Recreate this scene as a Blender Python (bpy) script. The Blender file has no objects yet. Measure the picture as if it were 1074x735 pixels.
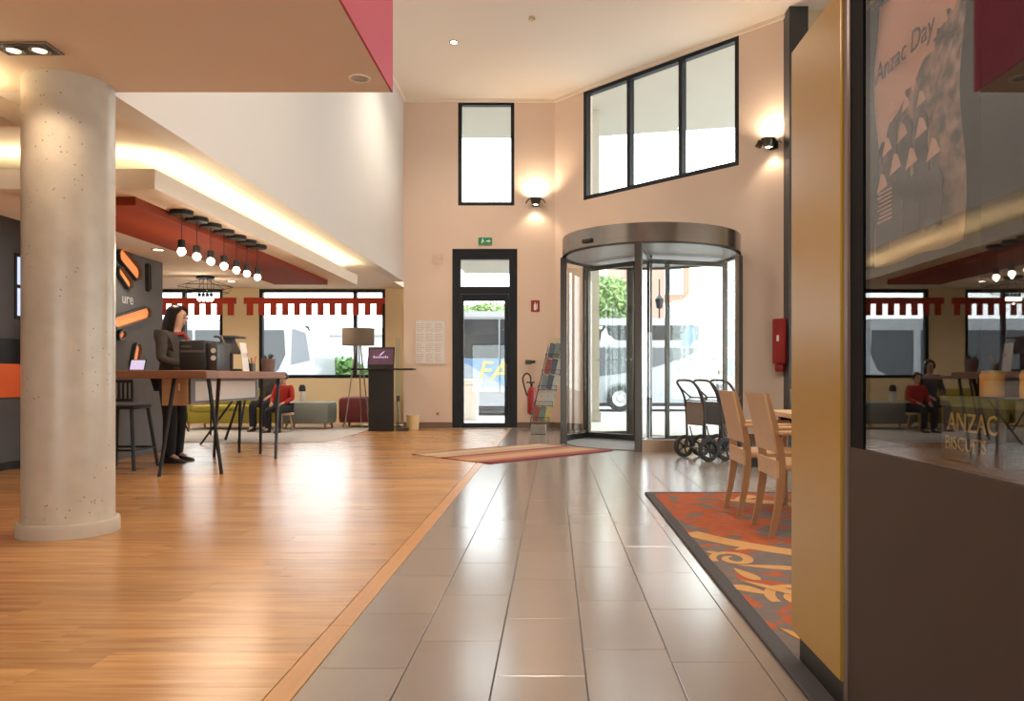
import bpy, bmesh, math, random
from mathutils import Vector, Matrix
R = math.radians
PI = math.pi
C = bpy.context.scene.collection
SC = bpy.context.scene

# ------------------------------------------------------------------ camera
F = 811.0          # focal length in pixels of the 1074 px wide frame
cam = bpy.data.cameras.new('camera')
cam.sensor_fit = 'HORIZONTAL'; cam.sensor_width = 36.0
cam.lens = F / 1074 * 36
cam.shift_x = -43 / 1074
cam.shift_y = 28.5 / 1074
cam.clip_start = 0.05; cam.clip_end = 400
cam_o = bpy.data.objects.new('camera', cam); C.objects.link(cam_o)
cam_o.location = (0, 0, 1.0); cam_o.rotation_euler = (PI / 2, 0, 0)
SC.camera = cam_o

# ------------------------------------------------------------------ world / exposure
w = bpy.data.worlds.new('overcast_sky'); SC.world = w; w.use_nodes = True
nt = w.node_tree; bg = nt.nodes['Background']
bg.inputs[0].default_value = (0.93, 0.97, 1.0, 1); bg.inputs[1].default_value = 6.2
SC.view_settings.view_transform = 'Standard'
SC.view_settings.look = 'None'
SC.view_settings.gamma = 1.0
SC.view_settings.use_curve_mapping = False
SC.view_settings.exposure = 0.08
SC.cycles.max_bounces = 8; SC.cycles.diffuse_bounces = 5; SC.cycles.glossy_bounces = 4
SC.cycles.transparent_max_bounces = 24
SC.cycles.sample_clamp_indirect = 6.0
SC.cycles.caustics_reflective = False; SC.cycles.caustics_refractive = False

WARM = (1.0, 0.78, 0.55)
WARM2 = (1.0, 0.86, 0.70)

def light(name, kind, loc, energy, color=WARM2, size=0.1, parent=None, rot=(0, 0, 0), size_y=None, spot=None, blend=0.5, spread=None):
    l = bpy.data.lights.new(name, kind); l.energy = energy; l.color = color
    if kind == 'AREA':
        l.size = size
        if size_y: l.shape = 'RECTANGLE'; l.size_y = size_y
        else: l.shape = 'DISK'
        if spread: l.spread = spread
    elif kind == 'SPOT':
        l.spot_size = spot or R(90); l.spot_blend = blend; l.shadow_soft_size = size
    else:
        l.shadow_soft_size = size
    o = bpy.data.objects.new(name, l); C.objects.link(o)
    o.location = loc; o.rotation_euler = rot
    if parent:
        o.parent = parent
    return o

# ------------------------------------------------------------------ helpers
def P(x, y, Y):      # pixel of the photograph at depth Y -> point
    return Vector(((x - 580) * Y / F, Y, 1 - (y - 396) * Y / F))
def G(x, y, z=0.0):  # pixel on the floor
    Y = F * (1 - z) / (y - 396)
    return Vector(((x - 580) * Y / F, Y, z))

MATS = {}
def mat(name, col, rough=0.5, metal=0.0, var=0.0, scale=4.0, bump=0.0, bscale=60.0, emit=None, spec=0.5, stretch=None, coat=0.0):
    if name in MATS: return MATS[name]
    m = bpy.data.materials.new(name); m.use_nodes = True
    n = m.node_tree.nodes; L = m.node_tree.links
    b = n['Principled BSDF']
    b.inputs['Base Color'].default_value = (*col, 1)
    b.inputs['Roughness'].default_value = rough
    b.inputs['Metallic'].default_value = metal
    b.inputs['Specular IOR Level'].default_value = spec
    b.inputs['Coat Weight'].default_value = coat
    b.inputs['Coat Roughness'].default_value = 0.08
    geo = n.new('ShaderNodeTexCoord')
    src = geo.outputs['Object']
    if stretch:
        mp = n.new('ShaderNodeMapping'); mp.inputs['Scale'].default_value = stretch
        L.new(src, mp.inputs[0]); src = mp.outputs[0]
    if var > 0:
        nz = n.new('ShaderNodeTexNoise'); nz.inputs['Scale'].default_value = scale; nz.inputs['Detail'].default_value = 5
        L.new(src, nz.inputs['Vector'])
        mx = n.new('ShaderNodeMix'); mx.data_type = 'RGBA'
        mx.inputs[6].default_value = (*[c * (1 - var) for c in col], 1)
        mx.inputs[7].default_value = (*[min(1, c * (1 + var)) for c in col], 1)
        L.new(nz.outputs[0], mx.inputs[0]); L.new(mx.outputs[2], b.inputs['Base Color'])
    if bump > 0:
        nb = n.new('ShaderNodeTexNoise'); nb.inputs['Scale'].default_value = bscale; nb.inputs['Detail'].default_value = 3
        L.new(src, nb.inputs['Vector'])
        bp = n.new('ShaderNodeBump'); bp.inputs['Strength'].default_value = bump; bp.inputs['Distance'].default_value = 0.01
        L.new(nb.outputs[0], bp.inputs['Height']); L.new(bp.outputs[0], b.inputs['Normal'])
    if emit:
        b.inputs['Emission Color'].default_value = (*emit[0], 1)
        b.inputs['Emission Strength'].default_value = emit[1]
    MATS[name] = m
    return m

def glass(name, tint=(1, 1, 1), ior=1.45, rough=0.0):
    if name in MATS: return MATS[name]
    m = bpy.data.materials.new(name); m.use_nodes = True
    n = m.node_tree.nodes; L = m.node_tree.links
    n.remove(n['Principled BSDF'])
    t = n.new('ShaderNodeBsdfTransparent'); t.inputs[0].default_value = (*tint, 1)
    g = n.new('ShaderNodeBsdfGlossy'); g.inputs['Roughness'].default_value = rough
    f = n.new('ShaderNodeFresnel'); gm = n.new('ShaderNodeNewGeometry')
    im = n.new('ShaderNodeMix'); im.inputs[2].default_value = ior; im.inputs[3].default_value = 1.0 / ior   # same reflectance on both faces of the sheet
    L.new(gm.outputs['Backfacing'], im.inputs[0]); L.new(im.outputs[0], f.inputs[0])
    mx = n.new('ShaderNodeMixShader')
    L.new(f.outputs[0], mx.inputs[0]); L.new(t.outputs[0], mx.inputs[1]); L.new(g.outputs[0], mx.inputs[2])
    L.new(mx.outputs[0], n['Material Output'].inputs[0])
    MATS[name] = m
    return m

class MB:
    """collects shapes, builds ONE mesh object"""
    def __init__(s): s.v = []; s.f = []
    def add(s, vs, fs):
        o = len(s.v); s.v += [tuple(v) for v in vs]; s.f += [tuple(i + o for i in f) for f in fs]; return s
    def box(s, a, b, M=None):
        x0, y0, z0 = a; x1, y1, z1 = b
        vs = [Vector(p) for p in ((x0,y0,z0),(x1,y0,z0),(x1,y1,z0),(x0,y1,z0),(x0,y0,z1),(x1,y0,z1),(x1,y1,z1),(x0,y1,z1))]
        if M is not None: vs = [M @ v for v in vs]
        return s.add(vs, [(3,2,1,0),(4,5,6,7),(0,1,5,4),(1,2,6,5),(2,3,7,6),(3,0,4,7)])
    def cbox(s, a, b, c=0.004, M=None):     # chamfered box
        bm = bmesh.new()
        bmesh.ops.create_cube(bm, size=1)
        ctr = [(a[i] + b[i]) / 2 for i in range(3)]; sz = [b[i] - a[i] for i in range(3)]
        for v in bm.verts: v.co = Vector([ctr[i] + v.co[i] * sz[i] for i in range(3)])
        bmesh.ops.bevel(bm, geom=bm.edges[:], offset=c, segments=2 if c > .012 else 1, affect='EDGES', profile=0.5)
        if M is not None: bmesh.ops.transform(bm, matrix=M, verts=bm.verts)
        bm.verts.index_update()
        s.add([v.co.copy() for v in bm.verts], [[v.index for v in f.verts] for f in bm.faces]); bm.free(); return s
    def tube(s, pts, r, n=8, cap=True):
        pts = [Vector(p) for p in pts]; rs = r if isinstance(r, (list, tuple)) else [r] * len(pts)
        vs = []; fs = []; prev = None
        for i, p in enumerate(pts):
            d = (pts[min(i + 1, len(pts) - 1)] - pts[max(i - 1, 0)]).normalized()
            if prev is None:
                u = d.orthogonal().normalized()
            else:
                u = (prev - d * prev.dot(d))
                u = u.normalized() if u.length > 1e-6 else d.orthogonal().normalized()
            prev = u; q = d.cross(u)
            for k in range(n):
                a = 2 * PI * k / n
                vs.append(p + (u * math.cos(a) + q * math.sin(a)) * rs[i])
        for i in range(len(pts) - 1):
            for k in range(n):
                fs.append((i*n+k, i*n+(k+1)%n, (i+1)*n+(k+1)%n, (i+1)*n+k))
        if cap:
            fs.append(tuple(range(n - 1, -1, -1))); fs.append(tuple((len(pts)-1)*n + k for k in range(n)))
        return s.add(vs, fs)
    def lathe(s, prof, c=(0,0,0), n=24, M=None, a0=0, a1=2*PI):
        vs = []; fs = []; full = abs(a1 - a0 - 2*PI) < 1e-6; m = n if full else n + 1
        for (r, z) in prof:
            for k in range(m):
                a = a0 + (a1 - a0) * k / n
                v = Vector((c[0] + r * math.cos(a), c[1] + r * math.sin(a), c[2] + z))
                vs.append(M @ v if M is not None else v)
        for i in range(len(prof) - 1):
            for k in range(n):
                k2 = (k + 1) % m
                fs.append((i*m+k, i*m+k2, (i+1)*m+k2, (i+1)*m+k))
        return s.add(vs, fs)
    def prism(s, poly, d, M=None):     # polygon of 3-D points extruded by vector d
        n = len(poly); d = Vector(d)
        vs = [Vector(p) for p in poly] + [Vector(p) + d for p in poly]
        if M is not None: vs = [M @ v for v in vs]
        fs = [tuple(range(n - 1, -1, -1)), tuple(range(n, 2 * n))] + [(i, (i+1) % n, n + (i+1) % n, n + i) for i in range(n)]
        return s.add(vs, fs)
    def ball(s, c, r, n=12, m=8):
        rx, ry, rz = r if isinstance(r, (list, tuple)) else (r, r, r)
        vs = []; fs = []
        for i in range(m + 1):
            t = PI * i / m
            for k in range(n):
                a = 2 * PI * k / n
                vs.append((c[0] + rx*math.sin(t)*math.cos(a), c[1] + ry*math.sin(t)*math.sin(a), c[2] + rz*math.cos(t)))
        for i in range(m):
            for k in range(n):
                fs.append((i*n+k, (i+1)*n+k, (i+1)*n+(k+1)%n, i*n+(k+1)%n))
        return s.add(vs, fs)
    def build(s, name, material, parent=None, smooth=False, angle=40):
        me = bpy.data.meshes.new(name); me.from_pydata(s.v, [], s.f)
        bm = bmesh.new(); bm.from_mesh(me)
        bmesh.ops.remove_doubles(bm, verts=bm.verts, dist=1e-5)
        bmesh.ops.recalc_face_normals(bm, faces=bm.faces); bm.to_mesh(me); bm.free()
        me.materials.append(material)
        if smooth:
            me.shade_smooth()
            me.set_sharp_from_angle(angle=R(angle))
        o = bpy.data.objects.new(name, me); C.objects.link(o)
        if parent: o.parent = parent
        return o

def box(name, a, b, m, parent=None, c=0, M=None):
    k = MB()
    if c: k.cbox(a, b, c, M)
    else: k.box(a, b, M)
    return k.build(name, m, parent, smooth=bool(c))
def tag(o, label=None, cat=None, group=None, kind=None):
    if label: o['label'] = label
    if cat: o['category'] = cat
    if group: o['group'] = group
    if kind: o['kind'] = kind
    return o
def thing(name, label, cat, loc=(0,0,0), rz=0.0, group=None):
    o = bpy.data.objects.new(name, None); C.objects.link(o); o.empty_display_size = 0.1
    o.location = loc; o.rotation_euler = (0, 0, rz)
    return tag(o, label, cat, group)
def setting(name, label=None, loc=(0,0,0), rz=0.0):
    o = bpy.data.objects.new(name, None); C.objects.link(o); o.location = loc; o.rotation_euler = (0,0,rz)
    return tag(o, label, kind='structure')
def copy_tree(o, parent=None):
    c = o.copy(); C.objects.link(c)
    if parent: c.parent = parent
    for ch in list(o.children): copy_tree(ch, c)
    return c
def text(name, body, size, m, M, parent=None, extrude=0.002, shear=0.0, align='LEFT', space=1.0):
    cu = bpy.data.curves.new(name, 'FONT'); cu.body = body; cu.size = size; cu.extrude = extrude
    cu.shear = shear; cu.align_x = align; cu.space_character = space; cu.resolution_u = 3
    t = bpy.data.objects.new(name + '_curve', cu); C.objects.link(t)
    dg = bpy.context.evaluated_depsgraph_get()
    me = bpy.data.meshes.new_from_object(t.evaluated_get(dg)); me.name = name
    bpy.data.objects.remove(t); bpy.data.curves.remove(cu)
    me.transform(M); me.materials.clear(); me.materials.append(m)
    o = bpy.data.objects.new(name, me); C.objects.link(o)
    if parent: o.parent = parent
    return o
def basis(o, x, z):      # matrix: local x along x, local y along z (upright lettering), normal = x cross z
    x = Vector(x).normalized(); y = Vector(z).normalized(); n = x.cross(y)
    return Matrix(((x.x, y.x, n.x, o[0]), (x.y, y.y, n.y, o[1]), (x.z, y.z, n.z, o[2]), (0, 0, 0, 1)))
def skin(name, joints, edges, m, parent=None, sub=2, root=0):
    me = bpy.data.meshes.new(name)
    me.from_pydata([j[0] for j in joints], edges, [])
    o = bpy.data.objects.new(name, me); C.objects.link(o)
    md = o.modifiers.new('skin', 'SKIN'); md.use_smooth_shade = True
    sv = me.skin_vertices[0].data
    for i, j in enumerate(joints):
        r = j[1]; sv[i].radius = r if isinstance(r, tuple) else (r, r)
        sv[i].use_root = (i == root)
    s = o.modifiers.new('sub', 'SUBSURF'); s.levels = sub; s.render_levels = sub
    dg = bpy.context.evaluated_depsgraph_get(); dg.update()
    nm = bpy.data.meshes.new_from_object(o.evaluated_get(dg)); nm.name = name
    bpy.data.objects.remove(o); bpy.data.meshes.remove(me)
    nm.materials.clear(); nm.materials.append(m); nm.shade_smooth()
    o = bpy.data.objects.new(name, nm); C.objects.link(o)
    if parent: o.parent = parent
    return o
def wall(name, p0, p1, z0, z1, thick, openings, m, label=None):
    """wall whose inner face runs p0->p1; thickness goes to the LEFT of that direction"""
    p0 = Vector((*p0, 0)); p1 = Vector((*p1, 0)); d = (p1 - p0); Ln = d.length; d.normalize()
    nrm = Vector((-d.y, d.x, 0))
    M = Matrix(((d.x, nrm.x, 0, p0.x), (d.y, nrm.y, 0, p0.y), (0, 0, 1, 0), (0, 0, 0, 1)))
    us = sorted({0, Ln, *[o[0] for o in openings], *[o[1] for o in openings]})
    zs = sorted({z0, z1, *[o[2] for o in openings], *[o[3] for o in openings]})
    k = MB()
    def solid(i, j):
        if i < 0 or j < 0 or i >= len(us) - 1 or j >= len(zs) - 1: return False
        u = (us[i] + us[i+1]) / 2; z = (zs[j] + zs[j+1]) / 2
        return not any(o[0] < u < o[1] and o[2] < z < o[3] for o in openings)
    for i in range(len(us) - 1):
        for j in range(len(zs) - 1):
            if not solid(i, j): continue
            a, b, c, e = us[i], us[i+1], zs[j], zs[j+1]
            q = lambda u, y, z: M @ Vector((u, y, z))
            k.add([q(a,0,c), q(b,0,c), q(b,0,e), q(a,0,e)], [(0,1,2,3)])
            k.add([q(a,thick,c), q(b,thick,c), q(b,thick,e), q(a,thick,e)], [(3,2,1,0)])
            if not solid(i-1, j): k.add([q(a,0,c), q(a,thick,c), q(a,thick,e), q(a,0,e)], [(3,2,1,0)])
            if not solid(i+1, j): k.add([q(b,0,c), q(b,thick,c), q(b,thick,e), q(b,0,e)], [(0,1,2,3)])
            if not solid(i, j-1): k.add([q(a,0,c), q(b,0,c), q(b,thick,c), q(a,thick,c)], [(3,2,1,0)])
            if not solid(i, j+1): k.add([q(a,0,e), q(b,0,e), q(b,thick,e), q(a,thick,e)], [(0,1,2,3)])
    o = k.build(name, m)
    tag(o, label, kind='structure')
    return o, M
def window(name, label, M, u0, u1, z0, z1, mull, fw=0.06, depth=0.1, y0=0.0, m=None, gl=None, portal=True, transom=None):
    """frame and panes in wall space (u, y, z)"""
    r = setting(name, label)
    k = MB()
    k.box((u0, y0, z0), (u0+fw, y0+depth, z1), M); k.box((u1-fw, y0, z0), (u1, y0+depth, z1), M)
    k.box((u0+fw, y0, z0), (u1-fw, y0+depth, z0+fw), M); k.box((u0+fw, y0, z1-fw), (u1-fw, y0+depth, z1), M)
    k.build('frame', m, r)
    xs = [u0 + fw] ; ends = []
    for x in mull:
        box('mullion', (x - fw/2, y0, z0+fw), (x + fw/2, y0+depth, z1-fw), m, r, M=M)
        ends.append(x - fw/2); xs.append(x + fw/2)
    ends.append(u1 - fw)
    for a, b in zip(xs, ends):
        box('pane', (a, y0+depth*0.4, z0+fw), (b, y0+depth*0.4+0.008, z1-fw), gl, r, M=M)
    return r

# ------------------------------------------------------------------ materials
M_peach = mat('peach_plaster', (0.80, 0.635, 0.52), 0.85, var=0.03, scale=1.5, bump=0.02)
M_white = mat('white_plaster', (0.68, 0.65, 0.615), 0.8, var=0.03, scale=1.2, bump=0.02)
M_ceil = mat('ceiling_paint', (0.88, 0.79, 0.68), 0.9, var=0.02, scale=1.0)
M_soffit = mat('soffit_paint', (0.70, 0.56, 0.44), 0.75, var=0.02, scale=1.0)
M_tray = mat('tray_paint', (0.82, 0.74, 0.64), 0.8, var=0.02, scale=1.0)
M_magenta = mat('magenta_paint', (0.43, 0.05, 0.085), 0.6, var=0.04, scale=2)
M_frame = mat('dark_aluminium', (0.008, 0.011, 0.016), 0.4, 0.0, spec=0.3, var=0.1)
M_black = mat('black_satin', (0.012, 0.012, 0.013), 0.45, var=0.1)
M_blackmetal = mat('black_powder_metal', (0.02, 0.02, 0.02), 0.4, 0.5, var=0.1, scale=20)
M_steel = mat('brushed_steel', (0.34, 0.315, 0.29), 0.2, 1.0, var=0.15, scale=3, stretch=(1, 1, 30))
M_darksteel = mat('dark_bronze_metal', (0.10, 0.09, 0.08), 0.3, 0.9, var=0.1, scale=5)
M_glass = glass('clear_glass', (0.97, 0.99, 0.98), 1.45)
M_dimglass = glass('display_glass', (0.95, 0.95, 0.95), 1.62)
M_red = mat('red_lacquer', (0.25, 0.038, 0.012), 0.65, spec=0.2, var=0.06, scale=3)
M_redsign = mat('signal_red', (0.33, 0.02, 0.02), 0.45, var=0.05)
M_base = mat('brown_skirting', (0.22, 0.13, 0.08), 0.5, var=0.08, scale=6)
M_grey = mat('graphite_panel', (0.085, 0.075, 0.07), 0.5, var=0.08, scale=3)
M_brown = mat('brown_laminate', (0.060, 0.038, 0.028), 0.6, spec=0.25, var=0.06, scale=8, bump=0.03, bscale=200)
M_yellow = mat('yellow_gloss_laminate', (0.40, 0.225, 0.022), 0.28, var=0.03, scale=2, spec=0.4)
M_orange = mat('orange_laminate', (0.75, 0.13, 0.03), 0.45, var=0.04)
M_cream = mat('cream_plastic', (0.75, 0.62, 0.40), 0.6, var=0.04)
M_paper = mat('white_paper', (0.82, 0.80, 0.78), 0.8, var=0.03)
M_oakedge = mat('oak_strip', (0.50, 0.24, 0.075), 0.35, var=0.15, scale=5, stretch=(12, 1, 12))
M_conc_ring = mat('cast_concrete_ring', (0.50, 0.42, 0.33), 0.6, var=0.1, scale=9)
M_grout = mat('tile_grout', (0.10, 0.085, 0.075), 0.8, var=0.1)
M_sub = mat('plank_joint', (0.16, 0.07, 0.02), 0.7, var=0.1)

def wood_mat():
    m = bpy.data.materials.new('oak_plank'); m.use_nodes = True
    n = m.node_tree.nodes; L = m.node_tree.links; b = n['Principled BSDF']
    geo = n.new('ShaderNodeNewGeometry'); oi = n.new('ShaderNodeObjectInfo')
    add = n.new('ShaderNodeMath'); add.operation = 'ADD'
    L.new(oi.outputs['Random'], add.inputs[0]); L.new(geo.outputs['Random Per Island'], add.inputs[1])
    fr = n.new('ShaderNodeMath'); fr.operation = 'FRACT'; L.new(add.outputs[0], fr.inputs[0])
    mul = n.new('ShaderNodeVectorMath'); mul.operation = 'SCALE'; mul.inputs['Scale'].default_value = 7.0
    cmb = n.new('ShaderNodeCombineXYZ'); L.new(fr.outputs[0], cmb.inputs[0]); L.new(fr.outputs[0], cmb.inputs[2])
    L.new(cmb.outputs[0], mul.inputs[0])
    av = n.new('ShaderNodeVectorMath'); av.operation = 'ADD'; L.new(geo.outputs['Position'], av.inputs[0]); L.new(mul.outputs[0], av.inputs[1])
    mp = n.new('ShaderNodeMapping'); mp.inputs['Scale'].default_value = (0.8, 9, 9); L.new(av.outputs[0], mp.inputs[0])
    nz = n.new('ShaderNodeTexNoise'); nz.inputs['Scale'].default_value = 2.6; nz.inputs['Detail'].default_value = 7; nz.inputs['Distortion'].default_value = 0.6
    L.new(mp.outputs[0], nz.inputs['Vector'])
    cr = n.new('ShaderNodeValToRGB')
    cr.color_ramp.elements[0].position = 0.28; cr.color_ramp.elements[0].color = (0.34, 0.150, 0.042, 1)
    cr.color_ramp.elements[1].position = 0.72; cr.color_ramp.elements[1].color = (0.55, 0.285, 0.10, 1)
    L.new(nz.outputs[0], cr.inputs[0])
    hsv = n.new('ShaderNodeHueSaturation'); L.new(cr.outputs[0], hsv.inputs['Color'])
    mr = n.new('ShaderNodeMapRange'); mr.inputs['To Min'].default_value = 0.84; mr.inputs['To Max'].default_value = 1.14
    L.new(fr.outputs[0], mr.inputs[0]); L.new(mr.outputs[0], hsv.inputs['Value'])
    m3 = n.new('ShaderNodeMapping'); m3.inputs['Scale'].default_value = (1.1, 5, 5); L.new(av.outputs[0], m3.inputs[0])
    vo = n.new('ShaderNodeTexVoronoi'); vo.inputs['Scale'].default_value = 1.5; L.new(m3.outputs[0], vo.inputs['Vector'])
    kr = n.new('ShaderNodeValToRGB'); kr.color_ramp.elements[0].position = 0.02; kr.color_ramp.elements[0].color = (0.35, 0.28, 0.22, 1)
    kr.color_ramp.elements[1].position = 0.09; kr.color_ramp.elements[1].color = (1, 1, 1, 1); L.new(vo.outputs['Distance'], kr.inputs[0])
    km = n.new('ShaderNodeMix'); km.data_type = 'RGBA'; km.blend_type = 'MULTIPLY'; km.inputs[0].default_value = 0.7
    L.new(hsv.outputs[0], km.inputs[6]); L.new(kr.outputs[0], km.inputs[7])
    L.new(km.outputs[2], b.inputs['Base Color'])
    b.inputs['Roughness'].default_value = 0.27
    b.inputs['Specular IOR Level'].default_value = 0.6
    bp = n.new('ShaderNodeBump'); bp.inputs['Strength'].default_value = 0.06; bp.inputs['Distance'].default_value = 0.01
    L.new(nz.outputs[0], bp.inputs['Height']); L.new(bp.outputs[0], b.inputs['Normal'])
    return m
M_plank = wood_mat()
def tile_mat():
    m = bpy.data.materials.new('taupe_tile'); m.use_nodes = True
    n = m.node_tree.nodes; L = m.node_tree.links; b = n['Principled BSDF']
    geo = n.new('ShaderNodeNewGeometry'); oi = n.new('ShaderNodeObjectInfo')
    nz = n.new('ShaderNodeTexNoise'); nz.inputs['Scale'].default_value = 3.0; nz.inputs['Detail'].default_value = 6
    L.new(geo.outputs['Position'], nz.inputs['Vector'])
    add = n.new('ShaderNodeMath'); add.operation = 'ADD'; L.new(oi.outputs['Random'], add.inputs[0]); L.new(geo.outputs['Random Per Island'], add.inputs[1])
    fr = n.new('ShaderNodeMath'); fr.operation = 'FRACT'; L.new(add.outputs[0], fr.inputs[0])
    mx = n.new('ShaderNodeMix'); mx.data_type = 'RGBA'
    mx.inputs[6].default_value = (0.215, 0.175, 0.15, 1); mx.inputs[7].default_value = (0.27, 0.225, 0.195, 1)
    av = n.new('ShaderNodeMath'); av.operation = 'MULTIPLY_ADD'; av.inputs[1].default_value = 0.5
    h = n.new('ShaderNodeMath'); h.operation = 'MULTIPLY'; h.inputs[1].default_value = 0.5; L.new(nz.outputs[0], h.inputs[0])
    L.new(fr.outputs[0], av.inputs[0]); L.new(h.outputs[0], av.inputs[2])
    L.new(av.outputs[0], mx.inputs[0]); L.new(mx.outputs[2], b.inputs['Base Color'])
    b.inputs['Roughness'].default_value = 0.2; b.inputs['IOR'].default_value = 2.0
    return m
M_tile = tile_mat()
def concrete_mat():
    m = mat('polished_concrete', (0.53, 0.465, 0.375), 0.32, var=0.24, scale=6, spec=0.5)
    n = m.node_tree.nodes; L = m.node_tree.links; b = n['Principled BSDF']
    base = b.inputs['Base Color'].links[0].from_socket
    tc = n.new('ShaderNodeTexCoord')
    vo = n.new('ShaderNodeTexVoronoi'); vo.inputs['Scale'].default_value = 24.0; vo.inputs['Randomness'].default_value = 1
    L.new(tc.outputs['Object'], vo.inputs['Vector'])
    cr = n.new('ShaderNodeValToRGB'); cr.color_ramp.elements[0].position = 0.08; cr.color_ramp.elements[0].color = (0.42, 0.32, 0.22, 1)
    cr.color_ramp.elements[1].position = 0.17; cr.color_ramp.elements[1].color = (1, 1, 1, 1); L.new(vo.outputs['Distance'], cr.inputs[0])
    wn = n.new('ShaderNodeTexNoise'); wn.inputs['Scale'].default_value = 2.2; L.new(tc.outputs['Object'], wn.inputs['Vector'])
    th = n.new('ShaderNodeMath'); th.operation = 'GREATER_THAN'; th.inputs[1].default_value = 0.52; L.new(wn.outputs[0], th.inputs[0])
    mx = n.new('ShaderNodeMix'); mx.data_type = 'RGBA'; mx.blend_type = 'MULTIPLY'
    L.new(th.outputs[0], mx.inputs[0]); L.new(base, mx.inputs[6]); L.new(cr.outputs[0], mx.inputs[7])
    L.new(mx.outputs[2], b.inputs['Base Color'])
    return m
M_conc = concrete_mat()

# ------------------------------------------------------------------ main dimensions
YB = 15.3                     # wall with the glazed door
ZC = 6.5                      # lobby ceiling
XB = -2.95                    # bulkhead on the left
ZS = 2.90                     # mezzanine soffit / reception ceiling
YF = 16.4                     # reception facade
A0 = (0.04, 15.3); A1 = (3.535, 11.7)   # angled wall

# ------------------------------------------------------------------ floor: tiles and planks
random.seed(4)
floor = MB().prism([(-0.813, -3.2, -0.05), (6.6, -3.2, -0.05), (6.6, 11.6, -0.05), (3.6, 11.75, -0.05), (0.1, 15.35, -0.05), (-0.813, 15.35, -0.05)], (0, 0, 0.044)).build('floor', M_grout)
tag(floor, 'taupe rectangular tile walkway from the entrance to the camera', kind='structure')
wfloor = MB().prism([(-11, -3.2, -0.05), (-0.90, -3.2, -0.05), (-0.90, 15.35, -0.05), (XB, 15.35, -0.05), (XB, YF, -0.05), (-11, YF, -0.05)], (0, 0, 0.044)).build('floor.001', M_sub)
tag(wfloor, 'honey oak plank floor of the lobby and reception', kind='structure')
st = MB()
for i in range(12):
    st.cbox((-0.900, -3 + i*1.53, -0.012), (-0.8145, -3 + (i+1)*1.53 - 0.003, 0.0006), 0.002)
tag(st.build('trim_1', M_oakedge), 'oak threshold strip between planks and tiles', kind='structure')

TW, TL = 0.3078, 0.62
def inside_tiles(x, y):
    if y > 15.3 or x > 6.5: return False
    # behind the angled wall?
    if x > 0.04 and x < 3.6:
        if y > 15.3 - (x - 0.04) * (3.6 / 3.495) - 0.05: return False
    if x >= 3.6 and y > 11.6: return False
    return True
offs = [2.66, 2.938, 2.591, 2.846, 2.72, 2.95, 2.62, 2.80]
tiles = []
for k in range(24):
    x = -0.813 + (k + 0.5) * TW
    o0 = offs[k % 8] - TL * 10
    for j in range(32):
        y = o0 + (j + 0.5) * TL
        if y < -3 or not inside_tiles(x, y): continue
        if x + TW/2 > 6.5: continue
        # visible in the frame?
        vis = y > 1.9 and (580 + F * (x + TW/2) / y) > 0 and (580 + F * (x - TW/2) / y) < 830 and not (x - TW/2 > 0.78 and y < 6.6 - TL/2)
        tiles.append((vis, (TW * TL) / (max(y, .5) ** 3), x, y))
tiles.sort(key=lambda t: (-t[0], -t[1]))
tme = MB().cbox((-TW/2 + 0.0018, -TL/2 + 0.0018, -0.012), (TW/2 - 0.0018, TL/2 - 0.0018, 0.0), 0.0015).build('tile', M_tile)
tmesh = tme.data; bpy.data.objects.remove(tme)
rest = MB()
for i, (vis, s_, x, y) in enumerate(tiles):
    if i < 300 and vis:
        o = bpy.data.objects.new('tile', tmesh); C.objects.link(o); o.parent = floor; o.location = (x, y, 0)
    else:
        rest.box((x - TW/2 + 0.0018, y - TL/2 + 0.0018, -0.012), (x + TW/2 - 0.0018, y + TL/2 - 0.0018, 0.0))
o = rest.build('tile_field', M_tile, floor); o['kind'] = 'stuff'

PW = 0.16
planks = []
y = -3.1
while y < 16.3:
    x = -0.902; first = True
    while x > -11:
        ln = random.choice([1.2, 1.5, 1.8, 2.1])
        if first: ln *= random.uniform(0.3, 1.0); first = False
        xa = max(x - ln, -11)
        if y + PW/2 > 15.2 and x > XB: x = xa; continue
        yy = y + PW/2
        vis = yy > 1.9 and (580 + F * x / yy) > 0 and 580 + F * xa / yy < 560
        planks.append((vis, 1 / yy if yy > 0 else 0, xa, x, yy)); x = xa
    y += PW
planks.sort(key=lambda t: (-t[0], -t[1]))
pme = MB().box((-0.5, -PW/2 + 0.0006, -0.012), (0.5, PW/2 - 0.0006, 0.0)).build('plank', M_plank)
pmesh = pme.data; bpy.data.objects.remove(pme)
rest = MB()
for i, (vis, s_, xa, xb, yy) in enumerate(planks):
    if i < 300 and vis:
        o = bpy.data.objects.new('plank', pmesh); C.objects.link(o); o.parent = wfloor
        o.location = ((xa + xb) / 2, yy, 0); o.scale = (xb - xa - 0.0012, 1, 1)
    else:
        rest.box((xa + 0.0006, yy - PW/2 + 0.0006, -0.012), (xb - 0.0006, yy + PW/2 - 0.0006, 0.0))
o = rest.build('plank_field', M_plank, wfloor); o['kind'] = 'stuff'

# ------------------------------------------------------------------ walls
def bx(px, Y=YB): return (px - 580) * Y / F
def bz(py, Y=YB): return 1 - (py - 396) * Y / F
# back wall, runs from XB to A0 (thickness to the left of direction = +Y)
u = lambda px: bx(px) - XB
d_u0, d_u1, d_z = u(474.5), u(542.5), bz(261)
w_u0, w_u1, w_z0, w_z1 = u(480.5), u(539.5), bz(215.5), bz(106.5)
wb, MBK = wall('wall_back', (XB, YB), A0, 0, ZC, 0.25, [(d_u0, d_u1, 0, d_z), (w_u0, w_u1, w_z0, w_z1)], M_peach, 'peach back wall around the tall glazed door')
window('window_1', 'tall narrow upper window above the glazed door', MBK, w_u0, w_u1, w_z0, w_z1, [], 0.07, 0.12, 0.0, M_frame, M_glass)
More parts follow.
